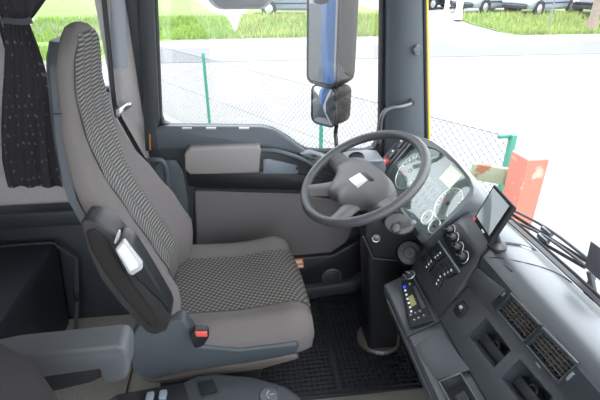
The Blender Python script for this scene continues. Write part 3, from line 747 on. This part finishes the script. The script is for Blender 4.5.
for q, s in ((-.06, .5), (-.045, .85), (0, 1.0), (.04, .85), (.055, .5)):
    rings.append(rrect(kcn+V((0, q, 0)), (1, 0, 0), V((0, 0, 1)), .30*s, .19*(.5+.5*s), .07*s, 6))
hs = finish('housing', loft(rings), 'housing2', km, 40)
finish('glass', prism(rrect(kcn+V((0, -.06, -.0)), (1, 0, 0), (0, 0, 1), .16, .10, .04, 5), (0, .006, 0)), 'mirror', hs)
finish('arm', tube([kcn+V((0, 0, .08)), kcn+V((.02, -.1, .25))], .012, 8), 'housing', km)
# ---------------------------------------------------------------- dashboard
da = root('dashboard', (.62, 0, .3), 'dark blue grey truck dashboard wrapping from the instruments past the centre vents', 'dashboard')
def pn(p, q):          # normal of a dash face running through profile points p (upper) and q (lower), facing the cab
    d = V((p[0]-q[0], 0, p[1]-q[1])).normalized(); return V((-d.z, 0, d.x))
A_, B_, C_, D_, E_ = (.640, .832), (.632, .75), (.568, .655), (.548, .612), (.459, .552)
O3 = lambda p: V((p[0], 0, p[1]))
nV, nC, nS = pn(A_, B_), pn(B_, C_), pn(D_, E_)
S1p, S2p = (.549, .612), (.629, .81); nM = pn(S2p, S1p)
vent_px = [[(512, 294), (497.5, 309.5), (524.5, 341), (541, 325)], [(544, 328.5), (527.5, 345), (559, 382), (578, 363)]]
cub_px = [[(486, 317), (468, 335.5), (494, 368), (511, 350)], [(519.5, 358.5), (501, 378), (534, 420), (553, 397)]]
ash_px = [(439, 382), (460.5, 373.5), (482, 409), (462, 424)]
profA = [(.85, .80), (.81, .834), (.74, .858), (.70, .866), (.672, .864), (.653, .852), (.643, .836), A_, B_, C_, D_, (.556, .606), (.552, .600), E_, (.452, .54), (.455, .52), (.49, .42), (.62, .30), (.85, .30)]
def extr(prof, y0, y1, bw=0): return prism([V((x, y0, z)) for x, z in prof], (0, y1-y0, 0), bw)
def pocket(px, O, n, depth): return prism([p+n*.01 for p in pxpoly(px, O, n)], -n*(depth+.01))
body = cut(extr(profA, -.95, .088), [pocket(v, O3(B_), nV, .05) for v in vent_px]+[pocket(c, O3(C_), nC, .075) for c in cub_px]+[pocket(ash_px, O3(E_), nS, .05)])
finish('main_body', body, 'dash', da, 30)
seamprof = [D_, C_, B_, A_, (.643, .836), (.653, .852), (.672, .864), (.70, .866), (.74, .858), (.79, .842)]
def seam(y, prof, r=.0022): return finish('panel_seam', tube([V((x-.0008, y, z+.0008)) for x, z in prof], r, 6), 'black', da)
seam(.091, seamprof[:7], .004)
# vents with frames and crossed vanes
for v in vent_px:
    P = pxpoly(v, O3(B_), nV); T, L, Bt, Rr = P
    fr_b = bmesh.new(); tube([p+nV*.001 for p in (T, L, Bt, Rr, T)], .0035, 6, bm=fr_b)
    vf = finish('vent_frame', fr_b, 'dash', da)
    for i in range(1, 8):
        t = i/8; a = T.lerp(Rr, t)-nV*.0095; b = L.lerp(Bt, t)-nV*.0095
        finish('vertical_vane', tube([a, b], 0, flat=(.0034, .008, nV)), 'dash', vf)
    for i in range(1, 6):
        t = i/6; a = T.lerp(L, t)-nV*.007; b = Rr.lerp(Bt, t)-nV*.007
        finish('horizontal_vane', tube([a, b], 0, flat=(.0034, .007, nV)), 'vane', vf)
    back = prism([p-nV*.046 for p in (T.lerp(Bt, .02), L.lerp(Rr, .02), Bt.lerp(T, .02), Rr.lerp(L, .02))], -nV*.002)
    finish('vent_back', back, 'blackfoam', vf)
# cubby liners: small ledge inside each pocket
for c in cub_px:
    T, L, Bt, Rr = pxpoly(c, O3(C_), nC); q = -nC
    lp = [L.lerp(Bt, .02)+q*.03, Bt.lerp(L, .02)+q*.03, Bt.lerp(T, .35)+q*.072, L.lerp(T, .35)+q*.072]
    finish('pocket_ledge', prism([L.lerp(T, .03)+q*.035, L.lerp(T, .45)+q*.035, Bt.lerp(Rr, .45)+q*.035, Bt.lerp(Rr, .03)+q*.035], q*.035, .004), 'dash2', da)
    finish('pocket_socket', lathe(L.lerp(Rr, .42)+q*.06, nC, [(.016, 0), (.016, .022), (.011, .024), (.010, .012)], 16), 'black', da)
T, L, Bt, Rr = [p for p in pxpoly([ash_px[1], ash_px[0], ash_px[3], ash_px[2]], O3(E_), nS)]
finish('tray_rim', tube([T+nS*.001, L+nS*.001, Bt+nS*.001, Rr+nS*.001, T+nS*.001], .003, 6), 'dash', da)
finish('tray_insert', box((T+L+Bt+Rr)/4-nS*.035, (.03, .05, .03), (V((0, 1, 0)).cross(nS), (0, 1, 0), nS), .004), 'dash2', da)
# little marking tabs beside the vents
for px in ([(501, 295), (504, 291.5), (506, 293.5), (503, 297)], [(505, 325), (508, 329), (506.5, 331), (503.5, 327)], [(537, 362), (541, 367), (539.5, 369), (535.5, 364)], [(566, 378), (573, 371), (575, 374), (568, 381)]):
    finish('vent_tab', prism(pxpoly(px, O3(B_), nV), nV*.0025, .0008), 'inset', da)
# flap, socket switch and long groove on the centre section
finish('storage_flap', prism(pxpoly([(478, 268), (506, 290), (488.5, 305), (467, 284.5)], O3(B_)+V((-.028, 0, -.02)), nM), nM*.004, .0012), 'dash', da)
sk = finish('rocker_base', prism(pxpoly([(453.5, 311), (463, 301), (469, 307.5), (459.5, 319)], O3(C_), nC), nC*.006, .002), 'black', da)
skc = onp(462, 309, O3(C_), nC)
finish('rocker_key', box(skc+nC*.009, (.018, .028, .012), (V((0, 1, 0)).cross(nC), (0, 1, 0), nC), .003), 'black', sk)
finish('key_cap', box(skc+nC*.015+V((.004, -.006, .004)), (.010, .012, .006), (V((0, 1, 0)).cross(nC), (0, 1, 0), nC), .002), 'satin', sk)
finish('groove_bead', tube([V((.550, -.95, .607)), V((.550, .088, .607))], .0035, 6), 'black', da)
finish('shelf_panel', prism(pxpoly([(414, 347), (440, 329), (470, 370), (437, 380)], O3(E_), nS), nS*.0012, .0005), 'dash', da)
lip = finish('lower_lip', tube([V((.455, -.95, .525)), V((.455, .088, .525)), V((.456, .29, .525)), V((.475, .32, .53))], .008, 8), 'dash', da)
# rounded top pad and the leaf-shaped defroster slot on the top
def zA(x):
    P = sorted(profA[:8])
    for p, q in zip(P, P[1:]):
        if p[0] <= x <= q[0]: return p[1]+(q[1]-p[1])*(x-p[0])/(q[0]-p[0])
    return .80
def ondash(px, py, lift=.001):
    d = ray(px, py); t = .8
    while t < 3:
        p = CAM+d*t
        if p.x > .642 and p.z < zA(p.x): break
        t += .002
    return p+V((0, 0, lift))
finish('top_seam', tube([ondash(*q) for q in ((484, 260), (492, 258), (501, 258.5), (520, 262), (540, 267), (558, 274), (572, 283))], .0016, 6, sub=3), 'black', da)
finish('top_slot', prism([ondash(*q, -.003) for q in ((498, 270), (503, 264.5), (513, 272), (508, 277))], (0, 0, .005), .001), 'blackfoam', da)
finish('defroster_panel', prism([ondash(*q, -.002) for q in ((508, 229), (516, 234), (525, 242), (532, 251), (521, 247), (512, 240))], (0, 0, .0045), .001), 'lining', da)
finish('demister_slot', tube([V((wsx(y)-.055, y, .846)) for y in (.25, .1, -.1, -.3, -.6)], 0, flat=(.016, .004, (0, 0, 1))), 'black', da)

# driver module between seam and instruments
profB = [(.85, .80), (.80, .842), (.75, .862), (.71, .872), (.68, .868), (.658, .855), (.642, .835), S2p, S1p, (.556, .606), (.552, .600), E_, (.452, .54), (.455, .52), (.49, .42), (.62, .30), (.85, .30)]
_O = V((.592, .5, .76)); _n = V((-.805, 0, .593)).normalized(); _v = V((.593, 0, .805)).normalized(); _u = V((0, -1, 0))
front_of_cluster = prism([_O+_u*u+_v*v-_n*.01 for u, v in ((.193, -.05), (.208, -.02), (.222, .1), (.228, .19), (.19, .25), (-.2, .26), (-.2, -.06))], _n*.25)
finish('driver_module', cut(extr(profB, .094, .350, .004), [front_of_cluster]), 'dash', da, 30)
OM = O3(S1p)
hp = [(444, 236), (450, 226), (455, 222), (460, 225), (473, 247), (475, 253), (470, 261), (461, 268.5), (457, 264), (445, 241)]
hv = finish('climate_panel', prism(pxpoly(hp, OM, nM), nM*.004, .0015), 'black', da)
for x, y in ((452.5, 231), (456, 238.5), (460.5, 248.5), (465.5, 257.5)):
    c = onp(x, y, OM, nM)+nM*.004
    k_ = finish('climate_knob', lathe(c, nM, [(.018, 0), (.018, .004), (.0135, .006), (.012, .018), (.010, .020)], 20), 'black', hv)
    finish('knob_grip', box(c+nM*.021, (.005, .022, .006), (V((0, .5, 0))+V((0, 1, 0)).cross(nM)*1.0, V((0, 1, 0))-V((0, 1, 0)).cross(nM)*.5, nM), .001), 'dash', k_)
    finish('knob_ring', torus(c+nM*.001, nM, .019, .0013, 24, 5), 'satin', k_)
finish('ridge', tube([onp(x, y, OM, nM)+nM*.001 for x, y in ((438, 240), (460, 272))], .003, 6), 'inset', da)
def quad_grid(px, nr, nc, O, n):
    """quads: px corners a(top-left) b(top-right) c(bottom-right) d(bottom-left) split in nr x nc"""
    a, b, c, d = pxpoly(px, O, n)
    for i in range(nr):
        for j in range(nc):
            f_ = lambda s, t: a.lerp(b, t).lerp(d.lerp(c, t), s)
            e = .08
            yield [f_((i+e)/nr, (j+e)/nc), f_((i+e)/nr, (j+1-e)/nc), f_((i+1-e)/nr, (j+1-e)/nc), f_((i+1-e)/nr, (j+e)/nc)]
for px in ([(421, 258), (428.5, 251), (436.5, 264), (430, 273)], [(430.5, 249.5), (437.5, 243.5), (446, 256), (438.5, 262.5)], [(431, 275), (437.5, 266), (445.5, 279), (440.5, 290)], [(439.5, 264.5), (447.5, 258.5), (458, 274), (447.5, 280)]):
    bank_ = finish('switch_bank', prism(pxpoly(px, OM, nM), nM*.003, .001), 'black', da)
    for i, q in enumerate(quad_grid(px, 1, 3, OM, nM)):
        s_ = finish('rocker_switch', prism([p+nM*.003 for p in q], nM*.005, .0012), 'dash2', bank_)
        m_ = q[3].lerp(q[2], .5).lerp(q[0].lerp(q[1], .5), .22)+nM*.0085
        finish('switch_symbol', box(m_, (.006, .006, .0015), (V((0, 1, 0)).cross(nM), (0, 1, 0), nM)), 'ivory', s_)
# radio on the sloping shelf
OS = O3(E_); nR = nS
ra = finish('radio', prism(pxpoly([(402.5, 284), (414, 281), (433.5, 322), (411, 329.5)], OS, nR), nR*.010, .003), 'black', da)
finish('radio_surround', tube([p+nR*.002 for p in pxpoly([(400, 281), (414, 277.5), (437, 323), (410, 333.5), (400, 281)], OS, nR)], .0028, 6), 'dash', da)
def rq(px, h, m, name): return finish(name, prism([p+nR*.010 for p in pxpoly(px, OS, nR)], nR*h, .0008), m, ra)
rq([(409.5, 299), (414, 296.5), (418, 306), (413, 309)], .0015, 'lcd2', 'display')
rq([(414.5, 289), (417.5, 288), (427, 309), (423.5, 311)], .003, 'dash', 'cassette_flap')
rq([(404.5, 288.5), (406.8, 287.5), (407.5, 289.5), (405.2, 290.5)], .002, 'blueled', 'power_light')
for i in range(6):
    t = i/5; x = 406.5+6.0*t; y = 293+21*t
    rq([(x-1.1, y-1), (x+.9, y-1.8), (x+1.5, y-.2), (x-.5, y+.7)], .002, 'ivory', 'radio_button')
for x, y in ((412.5, 317.5), (417, 315.5), (421.5, 313.7), (416, 322.5), (420.5, 320.5), (425.5, 318), (411.5, 286.5)):
    finish('radio_knob', lathe(onp(x, y, OS, nR)+nR*.010, nR, [(.0055, 0), (.005, .004), (.003, .005)], 10), 'dash', ra)
    rq([(x-.4, y-.4), (x+.6, y-.7), (x+.8, y+.2), (x-.2, y+.5)], .0055, 'ivory', 'button_mark')
jk = onp(410.5, 276, OS, nR)
rk = finish('rotary_switch', lathe(jk, nR, [(.020, 0), (.020, .005), (.017, .007), (.012, .007), (.011, .016), (.008, .018)], 20), 'dash2', da)
finish('rotary_ring', torus(jk+nR*.006, nR, .018, .0014, 24, 5), 'satin', rk)
finish('rotary_grip', box(jk+nR*.019, (.004, .016, .004), (V((1, 1, 0)), (-1, 1, 0), nR), .001), 'satin', rk)

# lower dash behind the wheel and the corner pod by the door
finish('lower_dash', extr([(.84, .80), (.70, .80), (.61, .70), (.60, .55), (.68, .30), (.84, .30)], .375, .96, .01), 'dash2', da)
pod = [(.38, .80), (.39, .832), (.44, .843), (.52, .845), (.57, .84), (.58, .80), (.56, .70), (.45, .71)]
pd = finish('corner_pod', extr(pod, .80, .935, .012), 'lightgrey', da)
vc = atZ(356, 157.5, .847)
finish('round_vent', lathe((vc.x, vc.y, .843), V((-.3, -.35, 1)), [(.036, 0), (.036, .006), (.030, .009), (.028, .002), (.001, .001)], 24), 'dash2', pd)
for i in (-1, 0, 1): finish('vent_blade', box((vc.x+i*.013, vc.y, .850), (.004, .046, .008), ((1, 0, .3), (0, 1, .35), (-.3, -.35, 1)), .001), 'blackfoam', pd)
finish('pod_edge', tube([V((.395, .80, .83)), V((.44, .80, .840)), V((.56, .80, .840))], .006, 6), 'inset', pd)

# instrument binnacle
OC = V((.592, .5, .76)); nC2 = V((-.805, 0, .593)).normalized(); vv = V((.593, 0, .805)).normalized(); uu = V((0, -1, 0))
def cp(u, v, h=0): return OC+uu*u+vv*v+nC2*(h-.008)
outer = [(.190, -.035), (.203, -.02), (.216, .1), (.222, .17), (.218, .195), (.200, .211), (.142, .228), (.044, .238), (-.071, .242), (-.198, .235), (-.33, .208), (-.42, .172), (-.435, .15), (-.435, 0), (-.42, -.035), (-.25, -.04), (-.09, -.045), (.08, -.045)]
inner = [(.182, -.012), (.190, .0), (.190, .1), (.186, .183), (.178, .196), (.16, .206), (.096, .219), (-.004, .226), (-.127, .221), (-.24, .200), (-.30, .18), (-.318, .165), (-.322, .0), (-.315, -.015), (-.25, -.02), (-.15, -.022), (-.05, -.022), (.08, -.02)]
bm = bmesh.new()
rings = [[cp(u, v, 0) for u, v in inner], [cp(u, v, .022) for u, v in inner], [cp(u*.985+.0, v*.985, .027) for u, v in outer], [cp(u, v, .018) for u, v in outer], [cp(u, v, -.02) for u, v in outer], [cp(u*.98, v*.90+.0, -.12) for u, v in outer], [cp(u*.95, v*.70, -.20) for u, v in outer]]
loft(rings, bm=bm)
bn = finish('binnacle', bm, 'dash', da, 50)
fc = finish('instrument_face', prism([cp(u*.995, v*.995, .001) for u, v in inner], nC2*.003), 'clusterface', bn)
def disc(u, v, r, h0, h1, m, name, par, seg=28): return finish(name, lathe(cp(u, v, h0), nC2, [(r, 0), (r, h1-h0)], seg), m, par)
def dial(u, v, r, name, ticks, a0, a1, needle, par):
    d = disc(u, v, r, .004, .006, 'dialface', name, par)
    finish('dial_ring', torus(cp(u, v, .007), nC2, r, .0022, 36, 6), 'satin', d)
    g = bmesh.new()
    for k in range(ticks):
        t = a0+(a1-a0)*k/(ticks-1); dr = uu*cos(t)+vv*sin(t); L = .12 if k % 2 else .2
        box(cp(u, v, .0068)+dr*(r*(.92-L/2)), (r*L, r*.035, .0008), (dr, nC2.cross(dr), nC2), bm=g)
    finish('dial_marks', g, 'ivory', d)
    dr = uu*cos(needle)+vv*sin(needle)
    finish('needle', box(cp(u, v, .009)+dr*r*.36, (r*.75, r*.05, .0012), (dr, nC2.cross(dr), nC2)), 'red', d)
    disc(u, v, r*.13, .007, .011, 'black', 'needle_hub', d, 14)
dial(-.205, .088, .082, 'speedometer', 17, radians(220), radians(-40), radians(215), fc)
dial(.125, .113, .060, 'rev_counter', 15, radians(215), radians(-35), radians(190), fc)
dial(.088, .028, .026, 'small_gauge', 7, radians(170), radians(10), radians(150), fc)
dial(.152, .028, .026, 'small_gauge', 7, radians(170), radians(10), radians(60), fc)
def cq(u0, u1, v0, v1, h, m, name, par, base=.004): return finish(name, prism([cp(u0, v0, base), cp(u1, v0, base), cp(u1, v1, base), cp(u0, v1, base)], nC2*h, .001), m, par)
cq(-.018, .072, .150, .212, .003, 'lcd', 'display', fc)
cq(-.115, .05, .015, .13, .002, 'dialface', 'glare_panel', fc)  # paler panel that paints the glare onto the instrument face
for i in range(5):
    for j in range(3): cq(-.105+i*.031, -.083+i*.031, .025+j*.033, .047+j*.033, .0025, 'clusterface', 'warning_light', fc)
# clear lens
finish('lens', prism([cp(u*.99, v*.99, .016) for u, v in inner], nC2*.002), 'lens', bn)
# key pads along the lower edge
for i in range(3): cq(.03+i*.042, .066+i*.042, -.040, -.022, .008, 'black', 'key_pad', bn, .022)
# switch column on the left
sc_ = finish('switch_column', prism([cp(u, v, .024) for u, v in ((-.41, -.03), (-.335, -.03), (-.335, .172), (-.41, .16))], nC2*.006, .003), 'dash2', bn)
for v0, m_ in ((.118, 'black'), (.062, 'black'), (.008, 'red')):
    s_ = finish('rocker_switch', prism([cp(u, v, .030) for u, v in ((-.393, v0), (-.352, v0), (-.352, v0+.045), (-.393, v0+.045))], nC2*.008, .003), m_, sc_)
    finish('switch_symbol', prism([cp(u, v, .038) for u, v in ((-.38, v0+.028), (-.365, v0+.028), (-.365, v0+.036), (-.38, v0+.036))], nC2*.001), 'ivory', s_)

# ---------------------------------------------------------------- steering column
sc = root('steering_column', (.55, .58, .0), 'dark steering column with key lock, stalk pod and rubber floor boot', 'steering column')
rings = []
for (x0_, x1_, ya, yb, z) in ((.49, .625, .55, .69, .02), (.485, .62, .545, .69, .12), (.46, .605, .53, .67, .35), (.44, .60, .525, .66, .55), (.44, .62, .52, .66, .66)):
    rings.append(rrect(((x0_+x1_)/2, (ya+yb)/2, z), (1, 0, 0), (0, 1, 0), x1_-x0_, yb-ya, .02, 3))
finish('lower_cover', loft(rings), 'black', sc)
finish('floor_boot', lathe((.555, .622, .0), (0, 0, 1), [(.100, 0), (.100, .026), (.094, .034), (.08, .034)], 24, sx=1.0), 'satinbrown', sc)
cw = [(364, 236), (366, 212), (374, 203), (396, 210), (414, 226), (421, 240), (416, 254), (402, 260), (373, 257.5)]
co = finish('knee_cowl', prism(yquad(cw, .455), (0, .14, 0), .012, 3), 'black', sc)
finish('cowl_edge', tube(yquad([(363.5, 237), (373, 258.5), (402, 261)], .46), .003, 6), 'dash', co)
fc2 = V((-.25, -.75, .6)).normalized()
kp = atY(376, 238, .45)
kl = finish('key_lock', lathe(kp, V((-.3, -1, .2)), [(.017, -.01), (.017, .006), (.013, .008), (.010, .004), (.004, .006)], 20), 'dash', co)
finish('key_slot', torus(kp-V((-.3, -1, .2)).normalized()*-.007, V((-.3, -1, .2)), .0125, .0015, 20, 5), 'satin', kl)
rp = atY(409.5, 253, .42)
rd = finish('round_dial', lathe(rp, fc2, [(.048, -.04), (.048, .0), (.042, .008), (.024, .009), (.022, .004), (.005, .005)], 28), 'black', co)
finish('dial_emblem', torus(rp+fc2*.008, fc2, .014, .002, 20, 6), 'dash', rd)
pp = atY(399, 224, .40); pn_ = V((-.35, -.75, .55)).normalized()
pdv = finish('stalk_pod', lathe(pp, pn_, [(.036, -.03), (.036, .0), (.033, .006), (.02, .008)], 28, sx=1.45), 'wheel', sc)
finish('stalk', tube([pp+pn_*.0, pp+pn_*.03+V((.015, 0, -.01)), pp+pn_*.045+V((.05, -.0, -.002))], [.012, .010, .008], 10), 'wheel', pdv)
finish('stalk_knob', lathe(pp+V((-.012, -.01, -.012)), pn_, [(.017, 0), (.017, .018), (.012, .026), (.004, .028)], 18), 'wheel', pdv)
finish('stalk_tip', lathe(pp+pn_*.045+V((.05, 0, -.002)), V((1, -.2, .2)), [(.008, -.004), (.009, .006), (.004, .012)], 12), 'inset', pdv)

# ---------------------------------------------------------------- steering wheel
WC = V((.3906, .5, .914)); wn = V((-.4507, -.1453, .8808)).normalized(); w1 = V((.8902, 0, .4556)).normalized(); w2 = wn.cross(w1); _t = radians(11); w1, w2 = w1*cos(_t)+w2*sin(_t), w2*cos(_t)-w1*sin(_t)
def wp(a, b, h=0): return WC+w1*a+w2*b+wn*h
sw_ = root('steering_wheel', wp(-.02, 0, -.06), 'dark grey four-spoke steering wheel on the column', 'steering wheel')
finish('rim', torus(WC, wn, .2215, .0165, 72, 14), 'rim', sw_)
pad = [(.066, 0), (.064, .07), (.052, .12), (.022, .160), (-.036, .160), (-.060, .118), (-.100, .085), (-.130, .05), (-.118, 0)]
pad = pad+[(a, -b) for a, b in pad[-2:0:-1]]
sp_ = smooth_path([V((a, b, 0)) for a, b in pad+[pad[0]]], 4)[:-1]
rings = []
for k, h in ((.86, -.06), (1.0, -.045), (1.0, -.026), (.965, -.014), (.86, -.005), (.6, .001), (.25, .003)):
    rings.append([wp(-.03+(p.x+.03)*k, p.y*k, h) for p in sp_])
hub = finish('hub_pad', loft(rings), 'wheel', sw_, 50)
for ang, a0_, b0_, wd0, wd1 in ((94, -.010, .125, .094, .062), (-94, -.010, -.125, .094, .062), (147, -.080, .06, .078, .050), (-147, -.080, -.06, .078, .050)):
    t = radians(ang); a1_, b1_ = .2215*cos(t), .2215*sin(t); d = V((a1_-a0_, b1_-b0_, 0)).normalized(); nn = V((-d.y, d.x, 0)); rings = []
    for k in range(7):
        s = k/6; a = a0_+(a1_-a0_)*s; b = b0_+(b1_-b0_)*s
        w = wd0+(wd1-wd0)*s+(.018*(max(0, s-.7)/.3)**2)+(.020*(max(0, .3-s)/.3)**2); h = -.030+.030*s**1.3; th = .013
        rings.append([wp(a+nn.x*w*.5*x, b+nn.y*w*.5*x, h+th*y) for x, y in ((-1, -.6), (-.75, .5), (-.35, .95), (.35, .95), (.75, .5), (1, -.6), (.6, -1), (-.6, -1))])
    finish('spoke', loft(rings), 'wheel', sw_, 60)
bd = finish('badge_plate', prism([wp(a, b, .001) for a, b in ((-.045, .020), (.000, .016), (.000, -.044), (-.045, -.048))], wn*.004, .002), 'satin', hub)
finish('badge_slot', prism([wp(a, b, .002) for a, b in ((.003, .010), (.016, .002), (.016, -.062), (.003, -.055))], wn*.002, .001), 'black', hub)
finish('hub_core', lathe(wp(-.02, 0, -.14), wn, [(.055, 0), (.05, .09)], 24), 'black', sw_)

# ---------------------------------------------------------------- navigation device
nb = root('navigation_device', atZ(490, 246, .866), 'small black navigation device on a mount standing on the dashboard', 'navigation device')
BL, BR, TL, TR = atZ(473, 219, .895), atZ(488.5, 243.5, .895), atZ(494, 184, .985), atZ(516, 207, .985)
gx = (BR-BL).normalized(); gn = gx.cross((TL-BL)).normalized()
if gn.x > 0: gn = -gn
TRp = BR+(TL-BL)*1.0
quad = [BL, BR, TRp.lerp(TR, .5), TL]
gpsb = finish('body', prism(quad, -gn*.014, .003, 3), 'gpsblack', nb)
cq_ = sum(quad, V((0, 0, 0)))/4
finish('screen', prism([cq_+(p-cq_)*.80+gn*.0005+V((0, 0, .004)) for p in quad], gn*.0015), 'screen', gpsb)
finish('side_button', box(BL.lerp(BR, .08)+gn*.002+(TL-BL)*.04, (.010, .008, .004), (gx, gx.cross(gn), gn), .001), 'red', gpsb)
finish('logo', box(BL.lerp(BR, .6)+gn*.001+(TL-BL)*.05, (.018, .004, .001), (gx, gx.cross(gn), gn)), 'ivory', gpsb)
mc = BL.lerp(BR, .75)-gn*.02; base_p = atZ(497, 246, .868)
finish('mount_arm', tube([mc+V((0, 0, .03))-gn*.015, mc-gn*.04+V((0, 0, -.0)), base_p+V((0, 0, .012))], .009, 8, sub=3), 'black', nb)
finish('mount_base', lathe(base_p-V((0, 0, .004)), (0, 0, 1), [(.026, 0), (.026, .008), (.018, .014), (.010, .018)], 20), 'black', nb)
finish('mount_screw', lathe(mc-gn*.03+V((.02, -.02, -.01)), V((.7, -.7, 0)), [(.009, 0), (.009, .012), (.004, .014)], 10), 'dash2', nb)

# ---------------------------------------------------------------- wipers outside and the card on the glass
for a, b, XX, lab in (((508, 212), (591, 264), .985, 'black windscreen wiper blade, the farther of two'), ((506, 222), (585, 267.5), .945, 'black windscreen wiper blade, the one nearer the dashboard')):
    p, q = atX(*a, XX), atX(*b, XX)
    w_ = root('wiper', q, lab, 'wiper', 'wipers below the windscreen')
    finish('blade', tube([p, q], 0, flat=(.006, .010, (.4, 0, 1))), 'blackfoam', w_)
    finish('arm', tube([p.lerp(q, .02)+V((.01, 0, .012)), p.lerp(q, .5)+V((.012, 0, .02)), q+V((.010, -.02, -.0))], .005, 8, sub=4), 'dash2', w_)
    finish('pivot', tube([q+V((.0, -.02, .0)), V((.955, q.y-.05, q.z-.06)), V((.925, q.y-.06, .66))], .009, 8), 'dash2', w_)
    finish('joint', box(p.lerp(q, .5)+V((.008, 0, .012)), (.018, .05, .016), bw=.003), 'dash', w_)
ca = [atX(x, y, .853) for x, y in ((592, 241), (604, 250), (620, 300), (600, 279.5), (586, 266.5))]
tag(finish('windscreen_card', prism(ca, (-.004, 0, 0), .001), 'housing2d'), 'dark grey card standing against the foot of the windscreen', 'card')
